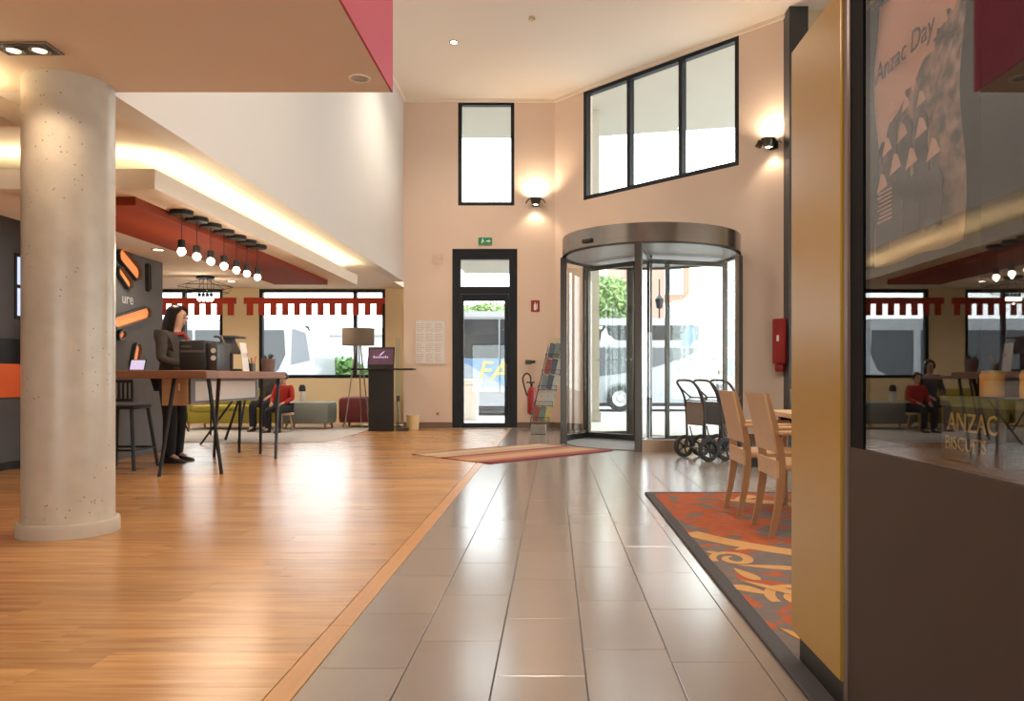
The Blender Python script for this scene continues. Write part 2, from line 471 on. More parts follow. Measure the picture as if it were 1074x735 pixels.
# angled wall
d = Vector((A1[0]-A0[0], A1[1]-A0[1])); AL = d.length; d.normalize()
def at(px):           # distance along the angled wall under pixel column px
    k = (px - 580) / F
    # A0 + d*t : x = k*y
    return (k * A0[1] - A0[0]) / (d.x - k * d.y)
def az(px, py):
    t = at(px); Y = A0[1] + d.y * t
    return 1 - (py - 396) * Y / F
zt = (az(612, 96) + az(775, 37)) / 2; zb_ = (az(612, 208.5) + az(775, 175)) / 2
ZD = 3.12
wa, MA = wall('wall_back_right', A0, A1, 0, ZC, 0.25, [(at(611), at(774), 0, ZD), (at(612), at(775), zb_, zt)], M_peach, 'angled peach wall above the revolving door')
window('window_2', 'wide upper window of three panes over the revolving door', MA, at(612), at(775), zb_, zt, [at(659), at(713.5)], 0.075, 0.12, 0.0, M_frame, M_glass)
# right end: dark post, cream wall, second post, right wall
tag(box('trim_2', (3.50, 11.45, 0), (3.78, 11.75, ZC), mat('slate_post', (0.05, 0.055, 0.06), 0.4, 0.3, var=0.05)), 'dark slate post at the right end of the angled wall', kind='structure')
wall('wall_right_back', (3.78, 11.6), (6.6, 11.6), 0, ZC, 0.25, [], mat('cream_plaster', (0.80, 0.70, 0.46), 0.8, var=0.03), 'cream wall beyond the yellow panel')
tag(box('trim_3', (4.16, 11.4, 0), (4.34, 11.6, ZC), MATS['slate_post']), 'second dark slate post beside the cream wall', kind='structure')
wall('wall_right', (6.6, 11.6), (6.6, -3.2), 0, ZC, 0.25, [(2.0, 5.5, 0.4, 3.0), (6.2, 9.7, 0.4, 3.0)], M_white, 'restaurant side wall out of view')
MR = Matrix(((0, 1, 0, 6.6), (-1, 0, 0, 11.6), (0, 0, 1, 0), (0, 0, 0, 1)))
for i, (a, b) in enumerate(((2.0, 5.5), (6.2, 9.7))):
    window('window_%d' % (10 + i), 'added restaurant daylight window out of view', MR, a, b, 0.4, 3.0, [(a + b) / 2], 0.07, 0.12, 0.0, M_frame, M_glass)  # unseen windows added so daylight comes in from the right
# wall behind the camera with a window added and sized for daylight fill
wall('wall_front', (6.6, -3.2), (-11, -3.2), 0, ZC, 0.25, [(6.4, 10.2, 0.3, 2.5)], M_white, 'wall behind the camera with an added daylight window')
MF = Matrix(((-1, 0, 0, 6.6), (0, -1, 0, -3.2), (0, 0, 1, 0), (0, 0, 0, 1)))
for i, (a, b, h) in enumerate(((6.4, 10.2, 2.5),)):
    window('window_%d' % (20 + i), 'added daylight window behind the camera', MF, a, b, 0.3, h, [a + (b - a) / 3, a + 2 * (b - a) / 3], 0.07, 0.12, 0.0, M_frame, M_glass)
wall('wall_left', (-11, -3.2), (-11, YF), 0, ZC, 0.25, [], M_white, 'far left wall behind reception')
# reception facade
fx = lambda px: (px - 580) * YF / F + 11
M_sand = mat('sand_plaster', (0.82, 0.66, 0.44), 0.85, var=0.03, scale=1.5)
ZW0, ZW1 = 0.99, 2.88
wf, MFA = wall('wall_back_left', (-11, YF), (XB, YF), 0, ZS + 0.2, 0.25, [(0.6, fx(233.5), ZW0, ZW1), (fx(271.5), fx(404), ZW0, ZW1)], M_sand, 'sand coloured facade wall of the reception lounge')
window('window_3', 'lounge window seen beside the woman, left of the sand wall strip', MFA, 0.6, fx(233.5), ZW0, ZW1, [fx(192)], 0.07, 0.1, 0.02, M_frame, M_glass)
window('window_4', 'wide lounge window with a white coach outside', MFA, fx(271.5), fx(404), ZW0, ZW1, [fx(372)], 0.07, 0.1, 0.02, M_frame, M_glass)
tag(box('wall_return', (XB, YB + 0.25, 0), (XB + 0.2, YF + 0.25, ZS), M_sand), 'short return wall beside the kiosk', kind='structure')
# bulkhead (white upper wall on the left) - thickness goes left
wall('wall_left_upper', (XB, 5.15), (XB, YB), ZS, ZC, 0.2, [], M_white, 'white upper wall above the reception opening')
# ceilings
tag(MB().prism([(-11, -3.2, ZC), (6.6, -3.2, ZC), (6.6, 11.75, ZC), (3.6, 11.8, ZC), (0.2, 15.45, ZC), (-11, 15.45, ZC)], (0, 0, 0.2)).build('ceiling', M_ceil), 'high cream lobby ceiling', kind='structure')
tag(MB().prism([(-11, 5.15, ZS), (XB - 0.2, 5.15, ZS), (XB - 0.2, YF, ZS), (-11, YF, ZS)], (0, 0, 0.15)).build('ceiling_reception', M_tray), 'cream ceiling of the reception lounge', kind='structure')
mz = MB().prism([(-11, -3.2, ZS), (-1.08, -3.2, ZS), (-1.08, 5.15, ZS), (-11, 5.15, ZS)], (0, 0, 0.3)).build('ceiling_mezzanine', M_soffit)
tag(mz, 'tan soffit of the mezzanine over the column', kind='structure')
tag(box('wall_mezzanine', (-1.079, -3.2, ZS), (-1.066, 5.15, 4.1), M_magenta), 'magenta parapet at the mezzanine edge', kind='structure')
# cornice lines
tag(box('trim_4', (XB, 5.2, ZC - 0.06), (XB + 0.04, YB, ZC), M_ceil), 'thin cornice on top of the white upper wall', kind='structure')
tag(box('trim_5', (XB, YB - 0.04, ZC - 0.06), (A0[0], YB, ZC), M_ceil), 'thin cornice on top of the back wall', kind='structure')
tag(box('trim_6', (0, -0.04, ZC - 0.06), (AL, 0.0, ZC), M_ceil, M=MA), 'thin cornice on top of the angled wall', kind='structure')
# baseboards
tag(box('baseboard_back', (0.0, -0.02, 0), (d_u0, 0, 0.12), M_base, M=MBK), 'brown skirting left of the glazed door', kind='structure')
tag(box('baseboard_back.001', (d_u1, -0.02, 0), (YB and (A0[0]-XB), 0, 0.12), M_base, M=MBK), 'brown skirting right of the glazed door', kind='structure')
tag(box('baseboard_right', (0.0, -0.02, 0), (at(611), 0, 0.12), M_base, M=MA), 'brown skirting left of the revolving door', kind='structure')
tag(box('baseboard_right.001', (at(774), -0.02, 0), (AL - 0.05, 0, 0.12), M_base, M=MA), 'brown skirting right of the revolving door', kind='structure')

# ceiling tray with hidden light strips (reception)
ZT0, ZT1 = 2.56, 2.725
XE = -3.29
tray = MB().prism([(-5.3, 6.39, ZT0), (XE, 6.39, ZT0), (XE, 13.0, ZT0), (-9.5, 13.0, ZT0), (-9.5, 10.5, ZT0), (-5.3, 10.5, ZT0)], (0, 0, ZT1 - ZT0)).build('ceiling_tray', M_tray)
tag(tray, 'dropped cream ceiling tray with glowing cove over reception', kind='structure')
tray2 = MB().prism([(-9.5, 0.5, 2.64), (-3.47, 0.5, 2.64), (-3.47, 5.06, 2.64), (-9.5, 5.06, 2.64)], (0, 0, 0.13)).build('ceiling_tray.001', M_tray)
tag(tray2, 'nearer dropped ceiling tray left of the column', kind='structure')
M_led = mat('led_strip', (1, 0.9, 0.7), 0.5, emit=((1.0, 0.86, 0.55), 42.0))
def led(a, b, z, par):
    a = Vector(a); b = Vector(b); mid = (a + b) / 2; ln = (b - a).length
    k = MB(); dd = (b - a).normalized(); nn = Vector((-dd.y, dd.x)) * 0.012
    k.prism([(a.x - nn.x, a.y - nn.y, z), (b.x - nn.x, b.y - nn.y, z), (b.x + nn.x, b.y + nn.y, z), (a.x + nn.x, a.y + nn.y, z)], (0, 0, 0.012))
    return k.build('light_strip', M_led, par)
led((XE - 0.12, 6.5), (XE - 0.12, 12.9), ZT1, tray)
led((-5.2, 6.51), (XE - 0.2, 6.51), ZT1, tray)
led((-9.4, 12.9), (XE - 0.2, 12.9), ZT1, tray)
led((-3.6, 0.6), (-3.6, 4.95), 2.77, tray2)
led((-9.3, 4.95), (-3.7, 4.95), 2.77, tray2)
# red ceiling raft
raft = thing('ceiling_raft', 'long red dropped ceiling panel running behind the pendant row', 'ceiling panel', (0, 0, 0))
box('panel', (-4.44, 6.67, 2.485), (-3.60, 8.55, ZT0), M_red, raft)
box('panel', (-4.44, 8.555, 2.485), (-3.60, 10.45, ZT0), M_red, raft)
box('panel', (-4.44, 10.455, 2.485), (-3.60, 12.35, ZT0), M_red, raft)

# left reception wall X=-5.96 and sign wall X=-5.3
lw = tag(box('wall_left_reception', (-6.16, 4.9, 0), (-5.96, 9.0, ZS), M_grey), 'graphite reception wall left of the column', kind='structure')
for y0 in (5.2, 6.6, 7.95):
    box('panel', (-5.96, y0, 1.43), (-5.945, y0 + 1.32 if y0 < 7.9 else 8.98, ZS - 0.02), mat('umber_panel', (0.075, 0.062, 0.06), 0.5, var=0.07), lw)
sw = tag(box('wall_sign', (-5.45, 9.0, 0), (-5.30, 10.5, ZT0), mat('charcoal_felt', (0.12, 0.115, 0.11), 0.8, var=0.12, scale=6)), 'charcoal sign wall with lit capsule niches behind the woman', kind='structure')
tag(box('wall_return.001', (-6.16, 9.0, 0), (-5.45, 9.15, ZS), M_grey), 'graphite return wall between reception and sign wall', kind='structure')

# ------------------------------------------------------------------ glazed door
dr = setting('door_1', 'tall dark framed glazed door with transom pane')
k = MB(); fw = 0.16; t0, t1 = bz(300.5), bz(272)
k.box((d_u0, -0.01, 0), (d_u0 + fw, 0.12, d_z), MBK); k.box((d_u1 - fw, -0.01, 0), (d_u1, 0.12, d_z), MBK)
k.box((d_u0 + fw, -0.01, t1), (d_u1 - fw, 0.12, d_z), MBK)
k.box((d_u0 + fw, -0.01, t0 - 0.14), (d_u1 - fw, 0.12, t0), MBK)
k.build('frame', M_frame, dr)
box('transom_pane', (d_u0 + fw, 0.05, t0), (d_u1 - fw, 0.058, t1), M_glass, dr, M=MBK)
k = MB(); zt_ = t0 - 0.15
k.box((d_u0 + fw + .005, 0, 0.01), (d_u0 + fw + 0.06, 0.1, zt_), MBK); k.box((d_u1 - fw - 0.09, 0, 0.01), (d_u1 - fw - .005, 0.1, zt_), MBK)
k.box((d_u0 + fw + 0.06, 0, 0.01), (d_u1 - fw - 0.09, 0.1, 0.1), MBK); k.box((d_u0 + fw + 0.06, 0, bz(315.5)), (d_u1 - fw - 0.09, 0.1, zt_), MBK)
lf = k.build('leaf', M_frame, dr)
box('pane', (d_u0 + fw + 0.06, 0.05, 0.1), (d_u1 - fw - 0.09, 0.058, bz(315.5)), M_glass, lf, M=MBK)
k = MB(); hx = d_u1 - fw - 0.05
k.tube([MBK @ Vector(p) for p in ((hx, 0, 0.85), (hx, -0.07, 0.87), (hx, -0.07, 1.25), (hx, 0, 1.27))], 0.014)
k.build('handle', M_darksteel, lf, True)
box('threshold', (d_u0, -0.03, 0), (d_u1, 0.2, 0.012), M_steel, dr, M=MBK)

# ------------------------------------------------------------------ revolving door
RC = Vector((1.487, 11.81, 0)); RR = 1.345; RZ0, RZ1 = 2.83, 3.11
rv = setting('door_2', 'round revolving door of curved glass under a steel drum', RC)
MB().lathe([(RR, RZ0), (RR, RZ1), (RR - 0.05, RZ1), (RR - 0.05, RZ0), (RR, RZ0)], n=64).build('fascia', M_steel, rv, True)
MB().lathe([(RR + 0.006, RZ0 - 0.0), (RR + 0.006, RZ0 + 0.02), (RR - 0.06, RZ0 + 0.02), (RR - 0.06, RZ0), (RR + 0.006, RZ0)], n=64).build('fascia_trim', M_darksteel, rv, True)
MB().lathe([(0.0, RZ0 + 0.03), (RR - 0.05, RZ0 + 0.03), (RR - 0.05, RZ0 + 0.06), (0.0, RZ0 + 0.06)], n=48).build('drum_ceiling', mat('drum_ceiling_paint', (0.55, 0.56, 0.58), 0.4, var=0.03), rv)
MB().lathe([(0.0, RZ1 - 0.03), (RR - 0.05, RZ1 - 0.03), (RR - 0.05, RZ1 - .01), (0.0, RZ1 - .01)], n=48).build('drum_top', M_darksteel, rv)
def arc_panel(name, a0, a1, r0, r1, z0, z1, m, par, n=16):
    return MB().lathe([(r0, z0), (r1, z0), (r1, z1), (r0, z1), (r0, z0)], n=n, a0=R(a0), a1=R(a1)).build(name, m, par, True)
aL = 180; aN = 256
for a in (aL, aN, 352, 98):
    MB().cbox((-0.05, -0.05, 0), (0.05, 0.05, RZ0), 0.006, Matrix.Rotation(R(a), 4, 'Z') @ Matrix.Translation((RR - 0.02, 0, 0))).build('post', M_darksteel, rv, True)
arc_panel('curved_glass', 98, 180, RR - 0.03, RR - 0.018, 0.1, RZ0, M_glass, rv)
arc_panel('curved_glass', 256, 352, RR - 0.03, RR - 0.018, 0.1, RZ0, M_glass, rv)
arc_panel('skirting', 98, 180, RR - 0.05, RR + 0.01, 0.0, 0.1, M_darksteel, rv)
M_bronze = mat('bronze_kick_plate', (0.30, 0.20, 0.13), 0.35, 0.7, var=0.1)
arc_panel('skirting', 256, 352, RR - 0.05, RR + 0.012, 0.0, 0.16, M_bronze, rv)
MB().lathe([(0, 0.004), (RR - 0.06, 0.004), (RR - 0.06, 0.012), (0, 0.012)], n=48).build('door_mat', mat('grey_ribbed_mat', (0.20, 0.20, 0.20), 0.7, var=0.1, scale=30), rv)
for a in (16, 136, 256):
    Mw = Matrix.Rotation(R(a), 4, 'Z')
    k = MB()
    k.box((0.25, -0.025, 0.02), (0.31, 0.025, RZ0 - 0.02), Mw); k.box((RR - 0.11, -0.025, 0.02), (RR - 0.05, 0.025, RZ0 - 0.02), Mw)
    k.box((0.31, -0.025, 0.02), (RR - 0.11, 0.025, 0.11), Mw); k.box((0.0, -0.025, RZ0 - 0.09), (RR - 0.11, 0.025, RZ0 - 0.02), Mw)
    k.box((0.0, -0.02, 0.02), (0.25, 0.02, 0.08), Mw)
    wg = k.build('wing', M_darksteel, rv)
    box('pane', (0.31, -0.005, 0.11), (RR - 0.11, 0.005, RZ0 - 0.09), M_glass, wg, M=Mw)
    k = MB()
    for q in range(9):
        k.box((0.36 + q * 0.1, -0.0075, 1.27), (0.39 + q * 0.1, -0.0055, 1.295), Mw)
    k.build('safety_dots', M_paper, wg)
MB().tube([(0, 0, 0.02), (0, 0, RZ0 + 0.03)], 0.028, 12).build('shaft', M_darksteel, rv, True)
# sensor on fascia and sticker on glass
a = R(222)
MB().cbox((-0.0, -0.09, -0.03), (0.03, 0.09, 0.03), 0.008, Matrix.Rotation(a, 4, 'Z') @ Matrix.Translation((RR, 0, 2.93))).build('sensor', M_black, rv, True)
arc_panel('glass_sticker', 163, 172, RR - 0.016, RR - 0.014, 1.1, 1.42, mat('sticker_blue_white', (0.45, 0.6, 0.75), 0.5, var=0.3, scale=14), rv, 4)
# outer doorway frame in the angled wall
k = MB()
k.box((at(611), 0.02, 0), (at(611) + 0.07, 0.16, ZD), MA); k.box((at(774) - 0.07, 0.02, 0), (at(774), 0.16, ZD), MA); k.box((at(611) + .07, 0.02, ZD - 0.08), (at(774) - .07, 0.16, ZD), MA)
tag(k.build('trim_7', M_darksteel), 'dark frame around the street opening of the revolving door', kind='structure')

# ------------------------------------------------------------------ column
col = thing('column', 'round speckled concrete column rising to the mezzanine soffit', 'column', (-3.14, 5.02, 0))
MB().lathe([(0.0, 0.0), (0.262, 0.0), (0.262, ZS - 0.0), (0.0, ZS - 0.0)], n=64).build('shaft', M_conc, col, True)
MB().lathe([(0.262, 0.085), (0.272, 0.09), (0.288, 0.085), (0.292, 0.07), (0.292, 0.0), (0.262, 0.0)], n=64).build('base_ring', M_conc_ring, col, True)

# ------------------------------------------------------------------ striped mat and rugs
def striped():
    m = bpy.data.materials.new('striped_mat'); m.use_nodes = True
    n = m.node_tree.nodes; L = m.node_tree.links; b = n['Principled BSDF']; b.inputs['Roughness'].default_value = 0.9
    tc = n.new('ShaderNodeTexCoord'); sp = n.new('ShaderNodeSeparateXYZ'); L.new(tc.outputs['Object'], sp.inputs[0])
    mr = n.new('ShaderNodeMapRange'); mr.inputs['From Min'].default_value = 0; mr.inputs['From Max'].default_value = 1.55; L.new(sp.outputs[1], mr.inputs[0])
    cr = n.new('ShaderNodeValToRGB'); cr.color_ramp.interpolation = 'CONSTANT'
    cols = [(0, (.22, .03, .035)), (.12, (.40, .17, .08)), (.2, (.45, .27, .14)), (.38, (.38, .15, .08)), (.5, (.22, .045, .045)), (.6, (.46, .30, .18)), (.68, (.42, .26, .12)), (.78, (.48, .38, .26)), (.88, (.36, .26, .14)), (.94, (.25, .06, .05))]
    e = cr.color_ramp.elements
    e[0].position = 0; e[0].color = (*cols[0][1], 1); e[1].position = cols[1][0]; e[1].color = (*cols[1][1], 1)
    for p, c in cols[2:]:
        q = e.new(p); q.color = (*c, 1)
    L.new(mr.outputs[0], cr.inputs[0]); L.new(cr.outputs[0], b.inputs['Base Color'])
    nb = n.new('ShaderNodeTexNoise'); nb.inputs['Scale'].default_value = 300; bp = n.new('ShaderNodeBump'); bp.inputs['Strength'].default_value = 0.3; bp.inputs['Distance'].default_value = .005
    L.new(nb.outputs[0], bp.inputs['Height']); L.new(bp.outputs[0], b.inputs['Normal'])
    return m
pF = G(514, 486.5); pR_ = G(642, 473)
ang = math.atan2((pR_ - pF).y, (pR_ - pF).x)
mt = MB().cbox((0, 0, 0.0), (2.22, 1.55, 0.012), 0.004).build('door_mat', striped())
mt.location = (pF.x, pF.y, 0.001); mt.rotation_euler = (0, 0, ang)
tag(mt, 'diagonal striped red and tan mat in front of the doors', 'mat')

def rug_mat():
    m = bpy.data.materials.new('patterned_rug'); m.use_nodes = True
    n = m.node_tree.nodes; L = m.node_tree.links; b = n['Principled BSDF']; b.inputs['Roughness'].default_value = 0.95
    b.inputs['Specular IOR Level'].default_value = 0.2
    tc = n.new('ShaderNodeTexCoord')
    nz = n.new('ShaderNodeTexNoise'); nz.inputs['Scale'].default_value = 3.0; nz.inputs['Detail'].default_value = 3; nz.inputs['Distortion'].default_value = 1.2
    L.new(tc.outputs['Object'], nz.inputs['Vector'])
    sp = n.new('ShaderNodeSeparateXYZ'); L.new(tc.outputs['Object'], sp.inputs[0])
    # pattern fields: red field beyond the ochre band, grey field on this side of it
    line = n.new('ShaderNodeMath'); line.operation = 'MULTIPLY_ADD'; line.inputs[1].default_value = 1.33; L.new(sp.outputs[0], line.inputs[0]); L.new(sp.outputs[1], line.inputs[2])
    gt = n.new('ShaderNodeMath'); gt.operation = 'GREATER_THAN'; gt.inputs[1].default_value = 6.1; L.new(line.outputs[0], gt.inputs[0])
    th = n.new('ShaderNodeMath'); th.operation = 'MULTIPLY_ADD'; th.inputs[1].default_value = 0.12; th.inputs[2].default_value = 0.41; L.new(gt.outputs[0], th.inputs[0])
    cmp = n.new('ShaderNodeMath'); cmp.operation = 'LESS_THAN'; L.new(nz.outputs[0], cmp.inputs[0]); L.new(th.outputs[0], cmp.inputs[1])
    red = n.new('ShaderNodeMix'); red.data_type = 'RGBA'; red.inputs[6].default_value = (0.25, 0.055, 0.02, 1); red.inputs[7].default_value = (0.37, 0.10, 0.04, 1)
    n2 = n.new('ShaderNodeTexNoise'); n2.inputs['Scale'].default_value = 14; L.new(tc.outputs['Object'], n2.inputs['Vector']); L.new(n2.outputs[0], red.inputs[0])
    gr = n.new('ShaderNodeMix'); gr.data_type = 'RGBA'; gr.inputs[6].default_value = (0.105, 0.085, 0.08, 1); gr.inputs[7].default_value = (0.17, 0.135, 0.12, 1); L.new(n2.outputs[0], gr.inputs[0])
    mx = n.new('ShaderNodeMix'); mx.data_type = 'RGBA'; L.new(cmp.outputs[0], mx.inputs[0]); L.new(gr.outputs[2], mx.inputs[6]); L.new(red.outputs[2], mx.inputs[7])
    L.new(mx.outputs[2], b.inputs['Base Color'])
    nb = n.new('ShaderNodeTexNoise'); nb.inputs['Scale'].default_value = 250; bp = n.new('ShaderNodeBump'); bp.inputs['Strength'].default_value = 0.3; bp.inputs['Distance'].default_value = .005
    L.new(nb.outputs[0], bp.inputs['Height']); L.new(bp.outputs[0], b.inputs['Normal'])
    return m
M_ochre = mat('ochre_pile', (0.45, 0.235, 0.08), 0.95, var=0.12, scale=20, bump=0.2, bscale=250)
M_char = mat('charcoal_binding', (0.045, 0.042, 0.045), 0.85, var=0.1, scale=30)
rug = thing('rug', 'patterned orange and grey rug with ochre scrolls under the dining chairs', 'rug', (0, 0, 0))
RX0, RX1, RY0, RY1 = 0.79, 3.7, 1.3, 6.68
box('field', (RX0 + 0.07, RY0 + 0.07, 0.001), (RX1 - 0.07, RY1 - 0.05, 0.012), rug_mat(), rug)
k = MB()
k.cbox((RX0, RY0, 0.001), (RX0 + 0.07, RY1, 0.015), 0.004); k.cbox((RX1 - 0.07, RY0, 0.001), (RX1, RY1, 0.015), 0.004)
k.cbox((RX0 + 0.07, RY0, 0.001), (RX1 - 0.07, RY0 + 0.07, 0.015), 0.004); k.cbox((RX0 + 0.07, RY1 - 0.05, 0.001), (RX1 - 0.07, RY1, 0.015), 0.004)
k.build('binding', M_char, rug)
def ribbon(pts, wd, z=0.0135):
    """flat pile ribbon along pts with widths wd"""
    n = len(pts); k = MB(); vs = []; 
    for i, p in enumerate(pts):
        p = Vector(p); t = (Vector(pts[min(i+1, n-1)]) - Vector(pts[max(i-1, 0)])).normalized(); q = Vector((-t.y, t.x))
        wv = wd[i] if isinstance(wd, (list, tuple)) else wd
        for s in (-1, 1):
            vs.append((p.x + q.x*s*wv/2, p.y + q.y*s*wv/2, z)); vs.append((p.x + q.x*s*wv/2, p.y + q.y*s*wv/2, 0.011))
    fs = []
    for i in range(n - 1):
        a = i*4; b2 = a + 4
        fs += [(a, a+2, b2+2, b2), (a, b2, b2+1, a+1), (a+2, a+3, b2+3, b2+2)]
    fs += [(0, 1, 3, 2), ((n-1)*4, (n-1)*4+2, (n-1)*4+3, (n-1)*4+1)]
    k.add(vs, fs); return k
def smooth_path(ctrl, n=8):
    out = []; c = [Vector(p) for p in ctrl]
    for i in range(len(c) - 1):
        p0 = c[max(i-1, 0)]; p1 = c[i]; p2 = c[i+1]; p3 = c[min(i+2, len(c)-1)]
        for j in range(n):
            t = j / n
            out.append(0.5 * ((2*p1) + (p2-p0)*t + (2*p0-5*p1+4*p2-p3)*t*t + (3*p1-p0-3*p2+p3)*t**3))
    out.append(c[-1]); return out
def g2(x, y): v = G(x, y); return (v.x, v.y)
def motif(ctrl_px, wpx, taper=True):
    pts = smooth_path([g2(*p) for p in ctrl_px]); n = len(pts)
    ws = [wpx * (0.25 + 0.75 * math.sin(PI * (0.08 + 0.84 * i / (n - 1)))) if taper else wpx for i in range(n)]
    pts = [Vector((max(p.x, RX0 + 0.075 + w_ / 2), p.y)) for p, w_ in zip(pts, ws)]
    motif.i += 1
    ribbon(pts, ws, 0.0132 + 0.00008 * motif.i).build('motif', M_ochre, rug)
motif.i = 0
def spiral(c, r0, r1, a0, a1, wd):
    pts = []; ws = []; n = 40
    for i in range(n + 1):
        f_ = i / n; a_ = a0 + (a1 - a0) * f_; r_ = r0 + (r1 - r0) * f_
        pts.append(Vector((c[0] + r_ * math.cos(a_), c[1] + r_ * math.sin(a_) * 1.5))); ws.append(wd * (0.3 + 0.7 * math.sin(PI * (0.15 + 0.8 * f_))))
    motif.i += 1; ribbon(pts, ws, 0.0132 + 0.00008 * motif.i).build('motif', M_ochre, rug)
def leaf(c, ang_, ln, wd):
    ca, sa = math.cos(ang_), math.sin(ang_); pts = []
    for i in range(17):
        t_ = i / 16 * 2 * PI; lx = ln * 0.5 * (1 - math.cos(t_)); ly = wd * math.sin(t_) * math.sin(t_ / 2) ** 1.2
        pts.append((c[0] + lx * ca - ly * sa, c[1] + lx * sa + ly * ca, 0.0112))
    motif.i += 1
    MB().prism(pts[:-1], (0, 0, 0.002 + 0.00008 * motif.i)).build('motif', M_ochre, rug)
# ochre band across the rug
pts = smooth_path([(0.865, 4.93), (1.0, 4.72), (1.18, 4.52), (1.42, 4.33), (1.8, 4.15), (2.4, 4.1), (3.6, 4.2)], 8)
ribbon(pts, 0.15).build('motif', M_ochre, rug)
for cx, cy, s_ in ((0.985, 4.22, 1.0), (1.12, 3.48, 1.25), (2.0, 3.3, 1.3), (2.6, 2.6, 1.2), (1.75, 2.4, 1.2), (2.9, 3.7, 1.1)):
    spiral((cx, cy), 0.115 * s_, 0.03 * s_, R(200), R(200 - 470), 0.055 * s_)
    leaf((cx - 0.10 * s_, cy + 0.03), R(130), 0.18 * s_, 0.05 * s_) if cx > 1.1 else leaf((cx - 0.02, cy + 0.10), R(140), 0.12, 0.035)
    leaf((cx - 0.02 * s_, cy - 0.14 * s_), R(-15), 0.34 * s_, 0.06 * s_)
    leaf((cx - 0.05 * s_, cy - 0.20 * s_), R(-75), 0.26 * s_, 0.05 * s_)
    leaf((cx + 0.05 * s_, cy + 0.2 * s_), R(40), 0.22 * s_, 0.05 * s_)
leaf((0.90, 3.78), R(-50), 0.42, 0.045); leaf((0.885, 2.62), R(75), 0.5, 0.05); leaf((0.89, 3.05), R(-62), 0.3, 0.05)
for cx, cy, a_ in ((1.35, 6.25, -20), (1.75, 5.9, 30), (2.2, 6.2, -40), (2.5, 5.5, 10), (3.1, 5.9, 60), (1.9, 5.2, -60)):
    leaf((cx, cy), R(a_), 0.5, 0.13); leaf((cx + 0.1, cy - 0.05), R(a_ + 70), 0.35, 0.09)

# lounge carpet
lc = MB().cbox((-7.6, 11.9, -0.004), (-3.52, 16.2, 0.009), 0.003).build('carpet', mat('pale_grey_carpet', (0.50, 0.46, 0.43), 0.95, var=0.12, scale=5, bump=0.2, bscale=150))
tag(lc, 'pale grey lounge carpet under the ottoman and sofa', 'carpet')

# ------------------------------------------------------------------ display partition on the right
dp = thing('display_partition', 'brown partition with yellow end panel and glazed display case', 'partition', (0, 0, 0))
M_trimbrown = mat('brown_corner_trim', (0.16, 0.115, 0.10), 0.35, 0.4, var=0.05)
box('end_panel', (0.850, 2.285, 0.10), (1.22, 2.76, 2.16), M_yellow, dp, c=0.004)
box('kick_plate', (0.862, 2.29, 0.016), (1.20, 2.70, 0.10), M_black, dp)
box('corner_trim', (0.856, 2.243, 0.016), (1.22, 2.284, 2.2), M_trimbrown, dp, c=0.006)
box('lower_panel', (0.860, -0.5, 0.016), (1.22, 2.242, 0.80), M_brown, dp)
box('back_panel', (1.19, -0.5, 0.80), (1.22, 2.242, 2.4), mat('case_back', (0.035, 0.03, 0.03), 0.7, var=0.1), dp)
box('case_shelf', (0.875, -0.49, 0.80), (1.19, 2.242, 0.806), mat('case_shelf_dark', (0.06, 0.05, 0.045), 0.4, var=0.1), dp)
box('top_panel', (0.860, -0.5, 2.4), (1.22, 2.242, 2.44), M_black, dp)
k = MB(); k.box((0.862, 2.15, 0.80), (1.19, 2.242, 2.4)); k.box((0.862, -0.5, 0.80), (1.19, -0.44, 2.4)); k.build('case_frame', mat('matt_black_frame', (0.006, 0.006, 0.006), 0.7, var=0.1, spec=0.1), dp)
box('glass_pane', (0.866, -0.44, 0.80), (0.872, 2.15, 2.4), M_dimglass, dp)
